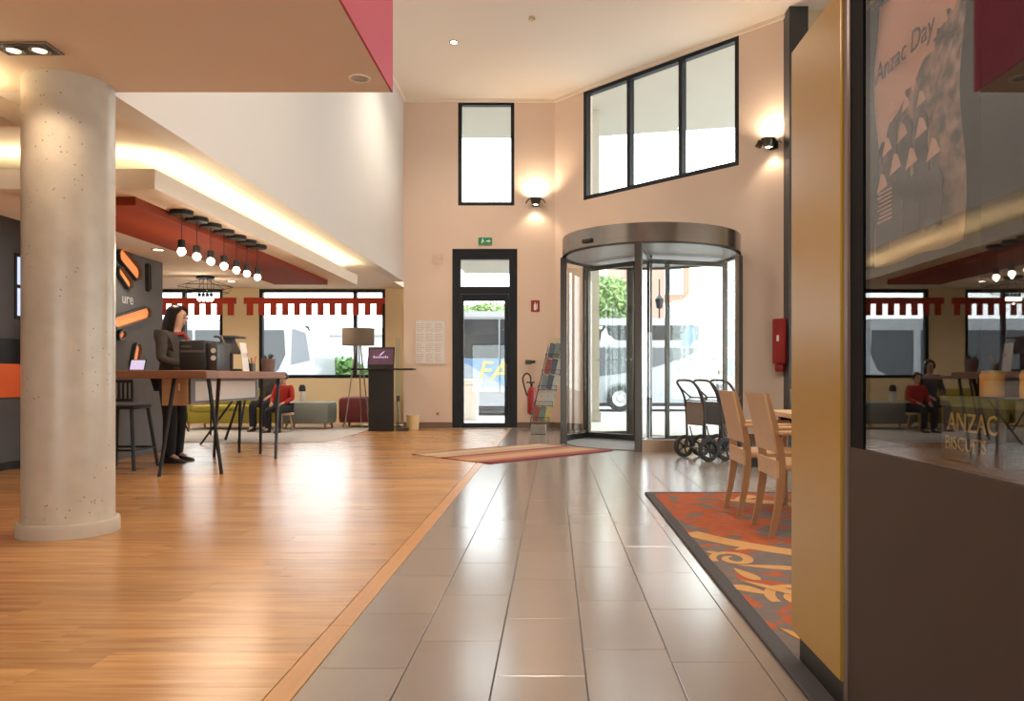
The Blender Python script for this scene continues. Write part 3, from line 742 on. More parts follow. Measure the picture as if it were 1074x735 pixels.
# poster hanging in the case
def poster_mat():
    m = bpy.data.materials.new('sepia_poster_print'); m.use_nodes = True
    n = m.node_tree.nodes; L = m.node_tree.links; b = n['Principled BSDF']; b.inputs['Roughness'].default_value = 0.6
    tc = n.new('ShaderNodeTexCoord'); sp = n.new('ShaderNodeSeparateXYZ'); L.new(tc.outputs['Object'], sp.inputs[0])
    nz = n.new('ShaderNodeTexNoise'); nz.inputs['Scale'].default_value = 22; nz.inputs['Detail'].default_value = 6; L.new(tc.outputs['Object'], nz.inputs['Vector'])
    cr = n.new('ShaderNodeValToRGB'); e = cr.color_ramp.elements
    e[0].position = 0.4; e[0].color = (0.045, 0.035, 0.035, 1); e[1].position = 0.62; e[1].color = (0.50, 0.32, 0.22, 1)
    L.new(nz.outputs[0], cr.inputs[0])
    # printed sky above a diagonal tree line
    ln = n.new('ShaderNodeMath'); ln.operation = 'MULTIPLY_ADD'; ln.inputs[1].default_value = 0.55; L.new(sp.outputs[1], ln.inputs[0]); L.new(sp.outputs[2], ln.inputs[2])
    w1 = n.new('ShaderNodeMath'); w1.operation = 'MULTIPLY_ADD'; w1.inputs[1].default_value = 0.10; L.new(nz.outputs[0], w1.inputs[0]); L.new(ln.outputs[0], w1.inputs[2])
    gt = n.new('ShaderNodeMath'); gt.operation = 'GREATER_THAN'; gt.inputs[1].default_value = 0.62; L.new(w1.outputs[0], gt.inputs[0])
    mx = n.new('ShaderNodeMix'); mx.data_type = 'RGBA'; L.new(gt.outputs[0], mx.inputs[0]); L.new(cr.outputs[0], mx.inputs[6]); mx.inputs[7].default_value = (0.85, 0.48, 0.32, 1)
    # olive ground at the foot of the print
    lt = n.new('ShaderNodeMapRange'); lt.inputs['From Min'].default_value = 0.22; lt.inputs['From Max'].default_value = 0.05; L.new(sp.outputs[2], lt.inputs[0])
    m2 = n.new('ShaderNodeMix'); m2.data_type = 'RGBA'; L.new(lt.outputs[0], m2.inputs[0]); L.new(mx.outputs[2], m2.inputs[6]); m2.inputs[7].default_value = (0.28, 0.17, 0.08, 1)
    L.new(m2.outputs[2], b.inputs['Base Color'])
    return m
po = thing('poster', 'sepia commemorative poster of hatted soldiers hanging behind the display glass', 'poster', (0.90, 1.70, 1.305))
# sheet with slight waves: local y 0..0.45 (far to the left), z 0..0.72
k = MB(); N = 16; vs = []; fs = []
for i in range(N + 1):
    y_ = 0.45 * i / N
    for j in range(N + 1):
        z_ = 0.72 * j / N
        wv = 0.008 * math.sin(3.2 * j / N * PI + i * 0.25)
        for s in (0, 0.002): vs.append((wv + s, y_, z_ - 0.004 * math.sin(i * 0.6)))
idx = lambda i, j, s: (i * (N + 1) + j) * 2 + s
for i in range(N):
    for j in range(N):
        fs.append((idx(i,j,0), idx(i,j+1,0), idx(i+1,j+1,0), idx(i+1,j,0))); fs.append((idx(i,j,1), idx(i+1,j,1), idx(i+1,j+1,1), idx(i,j+1,1)))
for i in range(N):
    for j in (0, N): fs.append((idx(i,j,0), idx(i+1,j,0), idx(i+1,j,1), idx(i,j,1)))
    for j in (0, N): fs.append((idx(j,i,0), idx(j,i+1,0), idx(j,i+1,1), idx(j,i,1)))
k.add(vs, fs).build('sheet', poster_mat(), po, True)
M_ink = mat('poster_ink', (0.06, 0.04, 0.035), 0.7, var=0.1)
# lettering faces -X; reading direction is -Y
def post_text(s, y, z, size, rot=0.0):
    Mx = basis((-0.0115, y, z), (0, -math.cos(rot), math.sin(rot)), (0, math.sin(rot), math.cos(rot)))
    text('lettering', s, size, M_ink, Mx, po, 0.0006, shear=0.15)
post_text('Anzac Day', 0.43, 0.50, 0.075)
M_hat = mat('poster_hat_print', (0.75, 0.46, 0.33), 0.7, var=0.2, scale=40)
M_coat = mat('poster_coat_print', (0.05, 0.042, 0.042), 0.7, var=0.2, scale=40)
random.seed(9)
for (hy, hz, s) in [(0.33, 0.40, .8), (0.25, 0.385, .8), (0.17, 0.37, .8), (0.36, 0.31, 1), (0.27, 0.32, 1), (0.17, 0.30, 1.05), (0.31, 0.25, 1.15), (0.22, 0.24, 1.1), (0.39, 0.22, 1.1), (0.11, 0.23, 1.1)]:
    x_ = -0.0105
    MB().prism([(x_, hy - .035*s, hz - .17*s), (x_, hy + .035*s, hz - .17*s), (x_, hy + .04*s, hz - .07*s), (x_, hy + .018*s, hz - .04*s), (x_, hy - .018*s, hz - .04*s), (x_, hy - .04*s, hz - .07*s)], (0.001, 0, 0)).build('printed_figure', M_coat, po)
    MB().prism([(x_ - .0004, hy - .03*s, hz - .012*s), (x_ - .0004, hy + .03*s, hz - .02*s), (x_ - .0004, hy + .016*s, hz + .004*s), (x_ - .0004, hy + .006*s, hz + .026*s), (x_ - .0004, hy - .012*s, hz + .018*s)], (0.001, 0, 0)).build('printed_hat', M_hat, po)
for q in range(8):
    MB().box((-0.0112, 0.33, 0.115 + q*0.011), (-0.0105, 0.42 - (q % 3)*0.008, 0.119 + q*0.011)).build('text_line', M_hat, po)
MB().tube([(0.0, 0.0, 0.722), (0.0, 0.45, 0.722)], 0.006).build('hanging_rod', M_black, po)
# biscuit box
bb = thing('biscuit_box', 'black biscuit box with gold lettering on the display shelf', 'box', (0.93, 1.615, 0.806))
box('carton', (0, -0.02, 0), (0.09, 0.24, 0.135), M_black, bb, c=0.004)
M_gold = mat('gold_print', (0.48, 0.31, 0.10), 0.45, 0.3, var=0.1)
text('lettering', 'ANZAC', 0.06, M_gold, basis((-0.002, 0.205, 0.072), (0, -1, 0), (0, 0, 1)), bb, 0.001)
text('lettering', 'BISCUITS', 0.044, M_gold, basis((-0.002, 0.215, 0.028), (0, -1, 0), (0, 0, 1)), bb, 0.001)
box('lid_band', (-0.001, -0.021, 0.128), (0.091, 0.241, 0.15), mat('olive_band', (0.09, 0.10, 0.05), 0.5, var=0.1), bb)
for i, (yy_, xx) in enumerate(((1.735, 0.985), (1.585, 0.985))):
    c_ = thing('amber_tin', ('amber tin on the biscuit box, nearer the poster' if i == 0 else 'amber tin on the biscuit box, nearer the frame edge'), 'tin', (xx, yy_, 0.957), group='amber tins in the display')
    MB().lathe([(0, 0), (0.024, 0), (0.025, 0.004), (0.025, 0.052), (0.0, 0.052)], n=20).build('body', mat('amber_label', (0.75, 0.36, 0.05), 0.5, var=0.15, scale=30), c_, True)
    MB().lathe([(0, 0.052), (0.022, 0.052), (0.022, 0.058), (0, 0.06)], n=20).build('lid', M_gold, c_, True)

# ------------------------------------------------------------------ lamps
M_bulb = mat('warm_bulb', (1, 0.95, 0.85), 0.3, emit=((1.0, 0.82, 0.58), 22.0))
M_lens = mat('lamp_lens', (1, 0.95, 0.85), 0.3, emit=((1.0, 0.88, 0.70), 18.0))
ORD = ['first', 'second', 'third', 'fourth', 'fifth', 'sixth', 'seventh']
pend0 = None
for i, px_ in enumerate((190.5, 206.5, 221, 235, 248, 259, 270)):
    Y_ = F * 3.48 / (580 - px_)
    lab = 'black pendant lamp with round bulb, %s from the column in the row of seven' % ORD[i]
    if pend0 is None:
        pd = thing('pendant_lamp', lab, 'pendant lamp', (-3.48, Y_, 2.56), group='row of seven pendants')
        MB().lathe([(0, 0), (0.105, 0), (0.105, -0.035), (0.10, -0.04), (0, -0.04)], n=28).build('ceiling_rose', M_blackmetal, pd, True)
        MB().tube([(0, 0, -0.04), (0, 0, -0.27)], 0.004, 6).build('cable', M_black, pd)
        MB().lathe([(0, -0.27), (0.028, -0.27), (0.034, -0.275), (0.034, -0.345), (0, -0.345)], n=18).build('socket', M_blackmetal, pd, True)
        MB().ball((0, 0, -0.378), 0.037, 16, 12).build('bulb', M_bulb, pd, True)
        light('bulb_light', 'POINT', (0, 0, -0.425), 7, WARM, 0.004, pd)
        pend0 = pd
    else:
        pd = copy_tree(pend0); pd.location = (-3.48, Y_, 2.56); tag(pd, lab)
# wire pendant further back
wp = thing('wire_pendant', 'black hexagonal wire chandelier with a cluster of bulbs behind the pendant row', 'chandelier', (-5.35, 11.9, ZT0))
MB().lathe([(0, 0), (0.13, 0), (0.13, -0.04), (0, -0.04)], n=28).build('ceiling_rose', M_blackmetal, wp, True)
k = MB(); hexp = lambda r, z, a: [(r * math.cos(a + q * PI / 3), r * math.sin(a + q * PI / 3) , z) for q in range(7)]
for r_, z_ in ((0.40, -0.16), (0.34, -0.25)): k.tube(hexp(r_, z_, 0.2), 0.005, 5)
for q in range(6):
    a = 0.2 + q * PI / 3
    k.tube([(0.0, 0, -0.03), (0.40*math.cos(a), 0.40*math.sin(a), -0.16), (0.34*math.cos(a), 0.34*math.sin(a), -0.25)], 0.0035, 5)
k.build('wire_frame', M_blackmetal, wp)
k = MB()
for q in range(4):
    x_ = (-0.09, -0.03, 0.03, 0.09)[q]
    MB().tube([(x_, 0, -0.04), (x_, 0.0, -0.26)], 0.003, 5).build('cable', M_black, wp)
    MB().tube([(x_, 0, -0.26), (x_, 0, -0.32)], 0.024, 12).build('socket', M_blackmetal, wp, True)
    MB().ball((x_, 0, -0.35), 0.034, 12, 8).build('bulb', M_bulb, wp, True)
light('bulb_light', 'POINT', (0, 0, -0.42), 12, WARM, 0.004, wp)

# wall lamps
def wall_lamp(label, loc, rz):
    t = thing('wall_lamp', label, 'wall lamp', loc, rz, group='uplight wall lamps')
    # local: wall plane at y=0, lamp towards -y
    MB().lathe([(0.055, -0.07), (0.075, -0.06), (0.115, 0.055), (0.118, 0.06), (0.108, 0.06), (0.07, -0.05), (0.05, -0.06), (0.055, -0.07)], (0, -0.16, 0), 28).build('shade', M_darksteel, t, True)
    MB().lathe([(0, -0.062), (0.05, -0.062), (0.05, -0.056), (0, -0.056)], (0, -0.16, 0), 20).build('lens', M_lens, t)
    MB().lathe([(0, 0.03), (0.085, 0.03), (0.085, 0.036), (0, 0.036)], (0, -0.16, 0), 20).build('top_lens', M_lens, t)
    k = MB(); k.box((-0.035, -0.16, -0.02), (0.035, 0, 0.02)); k.cbox((-0.07, -0.025, -0.07), (0.07, 0.0, 0.07), 0.005); k.build('bracket', M_darksteel, t)
    for s in (-1, 1):
        k = MB()
        k.prism([(s*0.12, -0.24, 0.055), (s*0.125, -0.24, 0.055), (s*0.195, -0.24, -0.035), (s*0.19, -0.24, -0.035)], (0, 0.16, 0))
        k.tube([(s*0.10, -0.16, 0.05), (s*0.14, -0.16, 0.03)], 0.006, 6)
        k.build('barn_door', M_darksteel, t)
    light('uplight', 'SPOT', (0, -0.16, 0.05), 55, WARM, 0.05, t, (PI - R(6), 0, 0), spot=R(145), blend=0.7)
    light('downlight', 'SPOT', (0, -0.16, -0.09), 12, WARM, 0.05, t, (R(3), 0, 0), spot=R(120), blend=0.6)
    return t
wall_lamp('dark metal wall lamp glowing upward beside the tall narrow window', (bx(562, YB), YB, bz(213)), 0)
t_ = at(812); pL = MA @ Vector((t_, 0, 0))
wall_lamp('dark metal wall lamp near the slate post on the right', (pL.x, pL.y, az(812, 152)), math.atan2(d.y, d.x))

def downlight(label, loc, power, r=0.055, grp=None, spot=150, col=WARM2):
    t = thing('downlight', label, 'downlight', loc, group=grp)
    MB().lathe([(r, 0.0), (r + 0.02, 0.0), (r + 0.022, -0.006), (r, -0.008), (r, 0.0)], n=24).build('trim_ring', M_steel, t, True)
    MB().lathe([(0, -0.004), (r, -0.004), (r, -0.001), (0, -0.001)], n=24).build('lens', M_lens, t)
    light('lamp', 'SPOT', (0, 0, -0.03), power, col, r, t, spot=R(spot), blend=0.8)
    return t
DLP = 250
pc = P(476, 44, F * 5.5 / 352)
downlight('round recessed downlight in the high lobby ceiling', (pc.x, pc.y, ZC), DLP)
n_ = 0
for (x_, y_, wh_) in ((1.4, 6.5, 'far edge of the rug'), (-1.62, 7.0, 'oak threshold strip'), (-1.62, 3.4, 'mezzanine parapet'), (1.4, 3.0, 'display partition'), (-.2, 0.4, 'camera'), (3.6, 5.0, 'right edge of the rug'), (4.6, 9.0, 'floor before the cream wall'), (4.4, 1.5, 'restaurant behind the partition')):
    downlight('added lobby fill downlight out of view above the ' + wh_, (x_, y_, ZC), DLP, grp='added lobby fill lamps out of view')  # unseen ceiling lamps added to light the lobby
sd = thing('smoke_detector', 'small white smoke detector on the high lobby ceiling', 'smoke detector', (P(558, 18, F*5.5/378).x, F*5.5/378, ZC))
MB().lathe([(0, 0), (0.05, 0), (0.05, -0.02), (0.035, -0.05), (0.02, -0.06), (0, -0.06)], n=20).build('body', M_cream, sd, True)
MB().lathe([(0.036, -0.03), (0.05, -0.028), (0.05, -0.034), (0.036, -0.036)], n=20).build('vent_ring', M_steel, sd, True)
# twin downlight in the mezzanine soffit
tw = thing('twin_downlight', 'twin square recessed downlight in the soffit above the column', 'downlight', (G(28, 50, 0).x if False else (28-580)*4.45/F, 4.45, ZS))
k = MB(); k.box((-0.165, -0.085, -0.012), (0.165, 0.085, -0.001)); k.build('frame', M_steel, tw)
box('recess', (-0.15, -0.07, -0.014), (0.15, 0.07, -0.0125), M_black, tw)
for s in (-1, 1):
    MB().lathe([(0.0, -0.022), (0.034, -0.022), (0.038, -0.0145), (0.0, -0.0145)], (s * 0.075, 0, 0), 20).build('lamp_head', mat('dim_lamp_lens', (0.9, 0.8, 0.65), 0.3, emit=((1.0, 0.86, 0.66), 2.2)), tw, True)
    MB().lathe([(0.04, -0.0145), (0.058, -0.0145), (0.058, -0.02), (0.04, -0.02), (0.04, -0.0145)], (s * 0.075, 0, 0), 20).build('lamp_ring', M_steel, tw, True)
    light('lamp', 'SPOT', (s * 0.075, 0, -0.04), 14, WARM, 0.01, tw, spot=R(120), blend=0.7)
sp_ = thing('ceiling_speaker', 'flush round speaker grille near the soffit corner', 'speaker', ((377-580)*4.9/F, 4.9, ZS))
MB().lathe([(0, -0.004), (0.055, -0.004), (0.055, -0.001), (0, -0.001)], n=24).build('grille', M_steel, sp_)
MB().lathe([(0.055, -0.001), (0.07, -0.001), (0.07, -0.008), (0.055, -0.008), (0.055, -0.001)], n=24).build('rim', M_tray, sp_, True)
for i, (x_, y_) in enumerate(((-2.0, 2.2), (-2.0, 0.0), (-4.6, 2.4), (-4.6, 0.0))):
    downlight('added soffit fill downlight out of view, ' + ('right of the column, farther', 'right of the column, nearer', 'in the near tray, farther', 'in the near tray, nearer')[i], (x_, y_, ZS if x_ > -3.4 else 2.64), 45, grp='added soffit fill lamps out of view')  # unseen lamps added under the soffit and near tray as fill
for i, (x_, y_) in enumerate(((-7.6, 12.2), (-5.2, 12.5), (-4.8, 7.2), (-4.8, 9.4))):
    downlight('added tray fill downlight over ' + ('the window beside the woman', 'the wire chandelier', 'the near bar table end', 'the woman at the bar table')[i], (x_, y_, ZT0), 26, grp='added tray fill lamps')  # lamps added to the tray for general fill over reception
for i, (x_, y_) in enumerate(((-8.6, 14.6), (-6.6, 14.6), (-4.4, 14.6))):
    downlight('added lounge ceiling fill downlight ' + ('farthest left by the window', 'above the olive sofa', 'above the grey green ottoman')[i], (x_, y_, ZS), 90, grp='added lounge fill lamps')  # lamps added to brighten the lounge walls

# ------------------------------------------------------------------ sign wall details (X = -5.3)
def SWp(px_, py_, X=-5.3):
    Y_ = F * X / (px_ - 580); return Vector((X, Y_, 1 - (py_ - 396) * Y_ / F))
M_niche = mat('lit_orange_niche', (0.85, 0.30, 0.10), 0.5, var=0.15, scale=6, emit=((1.0, 0.28, 0.08), 0.55))
def capsule(a, b, wid, m_in=M_niche):
    a = SWp(*a); b = SWp(*b); dd = (b - a); L_ = dd.length; dd.normalize(); q = Vector((1, 0, 0)).cross(dd)
    def outline(e, X):
        pts = []
        for s_, c_ in ((1, b), (-1, a)):
            for j in range(9):
                th = -PI/2 + PI * j / 8
                pts.append(c_ + (dd * math.cos(th) + q * math.sin(th)) * s_ * (wid / 2 + e) + Vector((X, 0, 0)))
        return pts
    o1 = outline(0.022, 0.0); o2 = outline(0.0, 0.0); k = MB(); n = len(o1)
    vs = [*o1, *o2, *[p + Vector((0.05, 0, 0)) for p in o1], *[p + Vector((0.05, 0, 0)) for p in o2]]
    fs = []
    for i in range(n):
        j = (i + 1) % n
        fs += [(i, j, 2*n+j, 2*n+i), (n+i, 3*n+i, 3*n+j, n+j), (2*n+i, 2*n+j, 3*n+j, 3*n+i)]
    rim = k.add(vs, fs).build('niche_rim', M_darksteel, sw)
    MB().prism(outline(-0.001, 0.003), (0.006, 0, 0)).build('niche_back', m_in, sw)
capsule((126, 268), (141, 286), 0.16)
capsule((153.5, 279), (154, 303), 0.028, M_red)
capsule((120, 338), (152, 328), 0.13)
capsule((124, 285), (133, 298), 0.10)
capsule((139, 382), (142, 366), 0.13)
capsule((124, 352), (127, 350), 0.08)
tp = SWp(127.5, 317.5)
text('lettering', 'ure', 0.19, mat('silver_lettering', (0.6, 0.58, 0.56), 0.35, 0.3, var=0.03), basis((-5.298, tp.y, tp.z), (0, 1, 0), (0, 0, 1)), sw, 0.004)
# left reception wall: screens, recess, orange counter
def LW(px_, py_, X=-5.945): return SWp(px_, py_, X)
s0 = LW(15, 265); s1 = LW(30, 336)
scn = thing('wall_screen', 'bright wall screen on the graphite wall left of the column', 'screen', (-5.945, 0, 0))
box('bezel', (0.0, s0.y, s1.z), (0.012, s0.y + 0.62, s0.z), M_black, scn)
M_scr = mat('screen_image', (0.3, 0.4, 0.6), 0.4, var=0.3, scale=3, emit=((0.62, 0.74, 1.0), 0.9))
box('display', (0.0122, s0.y + 0.03, s1.z + 0.04), (0.015, s0.y + 0.58, (s0.z + s1.z)/2 - 0.02), M_scr, scn)
box('display', (0.0122, s0.y + 0.03, (s0.z + s1.z)/2 + 0.02), (0.015, s0.y + 0.58, s0.z - 0.04), M_scr, scn)
rc = thing('reception_counter', 'graphite counter with an orange upper band against the reception wall', 'counter', (-5.944, 0, 0))
box('plinth', (0.0, 5.2, 0.0), (0.03, 8.98, 0.09), M_black, rc)
box('cabinet', (0.0, 5.2, 0.09), (0.05, 8.98, 0.78), mat('grey_cabinet', (0.10, 0.098, 0.10), 0.5, var=0.06), rc)
box('orange_band', (0.0, 5.2, 0.785), (0.07, 8.98, 1.15), M_orange, rc, c=0.004)
box('recess_back', (0.0, 5.2, 1.15), (0.006, 8.98, 1.425), M_black, rc)

# ------------------------------------------------------------------ back wall fittings
def bw(px_, py_, dy=0.0): return (bx(px_), YB - dy, bz(py_))
es = thing('exit_sign', 'green emergency exit sign above the glazed door', 'sign', bw(509, 253))
box('housing', (-0.135, -0.03, -0.07), (0.135, -0.001, 0.07), mat('exit_green', (0.01, 0.16, 0.07), 0.5, var=0.05, emit=((0.02, 0.5, 0.2), 0.15)), es, c=0.004)
M_wht = mat('sign_white', (0.85, 0.85, 0.83), 0.6, var=0.02)
k = MB(); k.ball((-0.05, -0.032, 0.035), 0.014, 8, 6)
k.prism([(-0.075, -0.033, -0.045), (-0.058, -0.033, -0.045), (-0.04, -0.033, 0.0), (-0.02, -0.033, -0.03), (-0.01, -0.033, -0.02), (-0.035, -0.033, 0.022), (-0.06, -0.033, 0.02), (-0.075, -0.033, -0.005)], (0, 0.002, 0)); k.build('running_figure', M_wht, es)
MB().prism([(0.02, -0.033, -0.012), (0.07, -0.033, -0.012), (0.07, -0.033, -0.035), (0.11, -0.033, 0.0), (0.07, -0.033, 0.035), (0.07, -0.033, 0.012), (0.02, -0.033, 0.012)], (0, 0.002, 0)).build('arrow', M_wht, es)
fs_ = thing('fire_sign', 'small red fire extinguisher sign right of the glazed door', 'sign', bw(561.5, 321))
box('plate', (-0.085, -0.006, -0.115), (0.085, -0.001, 0.115), M_redsign, fs_)
k = MB(); k.prism([(-0.03, -0.0075, -0.08), (0.02, -0.0075, -0.08), (0.02, -0.0075, 0.03), (0.005, -0.0075, 0.05), (0.005, -0.0075, 0.075), (-0.015, -0.0075, 0.075), (-0.015, -0.0075, 0.05), (-0.03, -0.0075, 0.03)], (0, 0.001, 0)); k.box((0.03, -0.0075, -0.06), (0.042, -0.0065, 0.06)); k.build('pictogram', M_wht, fs_)
nb = thing('notice_board', 'framed evacuation plan board left of the glazed door', 'notice', bw(451.5, 358.5))
box('frame', (-0.31, -0.02, -0.445), (0.31, -0.001, 0.445), mat('pale_frame', (0.72, 0.62, 0.52), 0.5, var=0.03), nb)
box('sheet', (-0.285, -0.024, -0.42), (0.285, -0.0205, 0.42), M_paper, nb)
M_plan = mat('plan_print', (0.62, 0.42, 0.36), 0.8, var=0.2, scale=30)
random.seed(3)
for i in range(3):
    for j in range(4):
        x0 = -0.26 + i * 0.18; z0 = -0.39 + j * 0.2
        k = MB()
        for q in range(5): k.box((x0, -0.0255, z0 + q*0.035), (x0 + random.uniform(.08, .16), -0.0242, z0 + q*0.035 + 0.008))
        k.box((x0, -0.0255, z0), (x0 + 0.006, -0.0242, z0 + 0.15)); k.build('printed_block', M_plan, nb)
vt = thing('wall_vent', 'square painted vent plate on the back wall', 'vent', bw(458.5, 271))
k = MB()
for q in range(6): k.box((-0.1, -0.016, -0.1 + q*0.035), (0.1, -0.008, -0.1 + q*0.035 + 0.02))
k.build('louvre', M_peach, vt); box('plate', (-0.11, -0.008, -0.115), (0.11, -0.001, 0.115), M_peach, vt)
so = thing('wall_socket', 'cream wall socket low beside the glazed door', 'socket', bw(459, 434))
box('plate', (-0.05, -0.01, -0.045), (0.05, -0.001, 0.045), M_cream, so, c=0.003)
MB().lathe([(0, 0), (0.028, 0)], n=16, M=Matrix.Translation((0, -0.0105, 0)) @ Matrix.Rotation(PI/2, 4, 'X')).build('outlet', M_steel, so)
# wall cable conduit
tag(box('trim_8', (XB + 0.0, YB - 0.03, 3.6), (XB + 0.03, YB, ZC - .06), M_peach), 'thin vertical conduit in the corner of the back wall', kind='structure')
# bin
bn = thing('waste_bin', 'small cream waste bin beside the kiosk', 'bin', ((433-580)*14.95/F, 14.95, 0))
MB().lathe([(0, 0.0), (0.11, 0.0), (0.13, 0.27), (0.135, 0.275), (0.125, 0.275), (0.105, 0.012), (0, 0.012)], n=28).build('body', mat('bin_cream', (0.80, 0.58, 0.30), 0.5, var=0.04), bn, True)
MB().lathe([(0.126, 0.268), (0.139, 0.268), (0.139, 0.282), (0.126, 0.282), (0.126, 0.268)], n=28).build('rim', M_cream, bn, True)
# red call box and bell on the right end of the angled wall
fb = thing('fire_hose_box', 'red fire cabinet on the wall beside the slate post', 'fire cabinet', MA @ Vector((at(821), 0, az(821, 358))), math.atan2(d.y, d.x))
box('cabinet', (-0.10, -0.14, -0.34), (0.12, 0.0, 0.34), M_redsign, fb, c=0.01)
box('door', (-0.085, -0.148, -0.31), (0.105, -0.1405, 0.31), M_redsign, fb)
box('label_plate', (-0.02, -0.150, 0.0), (0.02, -0.1485, 0.09), M_wht, fb)
MB().cbox((-0.07, -0.12, -0.46), (0.07, 0.0, -0.345), 0.02).build('sounder', M_redsign, fb, True)

# brochure rack leaning in the corner
def rack():
    t = thing('brochure_rack', 'leaning wire brochure rack left of the revolving door', 'brochure rack', (-0.22, 13.75, 0))
    box('foot', (-0.17, -0.13, 0.0), (0.10, 0.13, 0.16), mat('grey_foot', (0.30, 0.27, 0.24), 0.5, 0.3, var=0.05), t, c=0.01)
    lean = lambda z: -0.07 + 0.24 * z
    k = MB()
    for s in (-0.16, 0.16): k.tube([(s + lean(0.1) , 0.05, 0.1), (s + lean(1.6), 0.05, 1.62)], 0.012, 6)
    k.build('upright', M_darksteel, t)
    for i in range(5):
        z = 0.22 + i * 0.28; c_ = lean(z); k = MB()
        k.box((c_ - 0.16, -0.08, z), (c_ + 0.16, 0.04, z + 0.012)); k.tube([(c_ - 0.16, -0.08, z + 0.08), (c_ + 0.16, -0.08, z + 0.08)], 0.005, 5)
        for s in (-0.16, 0.16): k.tube([(c_ + s, -0.08, z), (c_ + s, -0.08, z + 0.08), (c_ + s, 0.04, z + 0.08)], 0.005, 5)
        k.build('tray', M_darksteel, t)
    z = 1.5; c_ = lean(z)
    box('header', (c_ - 0.15, -0.02, z), (c_ + 0.15, 0.0, z + 0.22), M_cream, t)
    return t, lean
rk, lean = rack()
random.seed(7)
bcols = [(0.6, 0.62, 0.58), (0.20, 0.26, 0.22), (0.35, 0.10, 0.08), (0.62, 0.50, 0.20), (0.12, 0.16, 0.22), (0.65, 0.60, 0.52), (0.25, 0.30, 0.34)]
first = {}
for i in range(5):
    for j in range(3):
        z = 0.234 + i * 0.28; x_ = lean(z) - 0.105 + j * 0.105
        ci = random.randrange(len(bcols))
        m_ = mat('brochure_print_%d' % ci, bcols[ci], 0.5, var=0.5, scale=25)
        if ci not in first:
            q = MB().cbox((-0.051, -0.012, 0), (0.051, 0.012, 0.262), 0.002).build('brochure', m_)
            first[ci] = q
        else:
            q = first[ci].copy(); C.objects.link(q)
        q.location = (-0.22 + x_ + 0.02, 13.75 - 0.02, z); q.rotation_euler = (0, R(12), 0)
        tag(q, '%s brochure in the %s slot of the %s tray of the wire rack' % (('pale grey', 'dark green', 'maroon', 'ochre', 'navy', 'beige', 'slate')[ci], ('left', 'middle', 'right')[j], ('lowest', 'second lowest', 'middle', 'second highest', 'highest')[i]), 'brochure', 'brochures in the rack')
# extinguisher beside the rack
ex = thing('fire_extinguisher', 'red fire extinguisher with black hose left of the brochure rack', 'extinguisher', (-0.40, 14.45, 0))
MB().lathe([(0, 0.33), (0.075, 0.33), (0.08, 0.35), (0.08, 0.74), (0.06, 0.80), (0.03, 0.83), (0, 0.83)], n=20).build('cylinder', M_redsign, ex, True)
k = MB(); k.tube([(0, 0, 0.83), (0, 0, 0.9)], 0.025, 10); k.box((-0.1, -0.015, 0.9), (0.06, 0.015, 0.925)); k.build('valve', M_blackmetal, ex)
pts = smooth_path([(-0.02, -0.03, 0.88), (-0.02, -0.05, 1.02), (-0.09, -0.05, 1.08), (-0.16, -0.05, 1.0), (-0.14, -0.05, 0.85), (-0.08, -0.06, 0.66)])
MB().tube(pts, 0.015, 8).build('hose', M_black, ex, True)
k = MB(); k.box((-0.05, 0.07, 0.3), (0.05, 0.85, 0.33)); k.box((-0.05, 0.80, 0.3), (0.05, 0.85, 0.8)); k.build('bracket', M_darksteel, ex)
nz_ = thing('wall_bracket', 'dark fitting projecting beside the brochure rack', 'bracket', (bx(556), YB, bz(380)))
MB().tube([(0, 0, 0), (0, -0.2, 0), (0.1, -0.25, 0.01)], 0.03, 10).build('arm', M_darksteel, nz_, True)
MB().cbox((-0.09, -0.24, -0.045), (0.03, -0.16, 0.045), 0.01).build('head', M_grey, nz_, True)

# ------------------------------------------------------------------ kiosk
kk = thing('information_kiosk', 'black information kiosk with tilted screen beside the glazed door', 'kiosk', (-3.2, 14.4, 0))
box('front_panel', (-0.24, 0, 0), (0.23, 0.05, 1.14), M_black, kk, c=0.006)
box('side_panel', (-0.24, 0.05, 0.0), (-0.2, 0.42, 1.14), M_black, kk)
box('glass_panel', (0.25, 0.1, 0.0), (0.262, 0.5, 1.75), glass('green_glass', (0.80, 0.93, 0.84), 1.5), kk)
box('shelf', (-0.55, -0.06, 1.14), (0.60, 0.30, 1.175), M_blackmetal, kk, c=0.006)
Ms = Matrix.Translation((-0.0, 0.02, 1.18)) @ Matrix.Rotation(R(-12), 4, 'X')
box('screen_bezel', (-0.26, 0, 0.0), (0.23, 0.025, 0.40), M_black, kk, M=Ms)
box('display', (-0.235, -0.003, 0.07), (0.21, -0.0005, 0.37), mat('kiosk_image', (0.10, 0.05, 0.08), 0.3, var=0.4, scale=4, emit=((0.32, 0.16, 0.26), 0.12)), kk, M=Ms)
M_lav = mat('screen_lavender', (0.5, 0.4, 0.6), 0.5, emit=((0.6, 0.5, 0.8), 0.5), var=0.1)
k = MB(); k.prism([(-0.05, -0.0045, 0.25), (-0.02, -0.0045, 0.24), (0.03, -0.0045, 0.29), (0.05, -0.0045, 0.33), (0.0, -0.0045, 0.30)], (0, .001, 0), Ms); k.build('screen_logo', M_lav, kk)
k = MB()
for q in range(8): k.box((-0.16 + q*0.036, -0.0045, 0.19), (-0.16 + q*0.036 + 0.024, -0.0035, 0.19 + (0.03 if q % 3 else 0.045)), Ms)
k.build('screen_caption', M_lav, kk)
box('screen_stand', (-0.08, 0.05, 1.175), (0.08, 0.16, 1.2), M_black, kk)
pts = smooth_path([(0.27, 0.1, 0.55), (0.30, 0.1, 0.3), (0.29, 0.12, 0.12), (0.36, 0.1, 0.05), (0.45, 0.1, 0.02)])
MB().tube(pts, 0.008, 6).build('cable', M_black, kk, True)
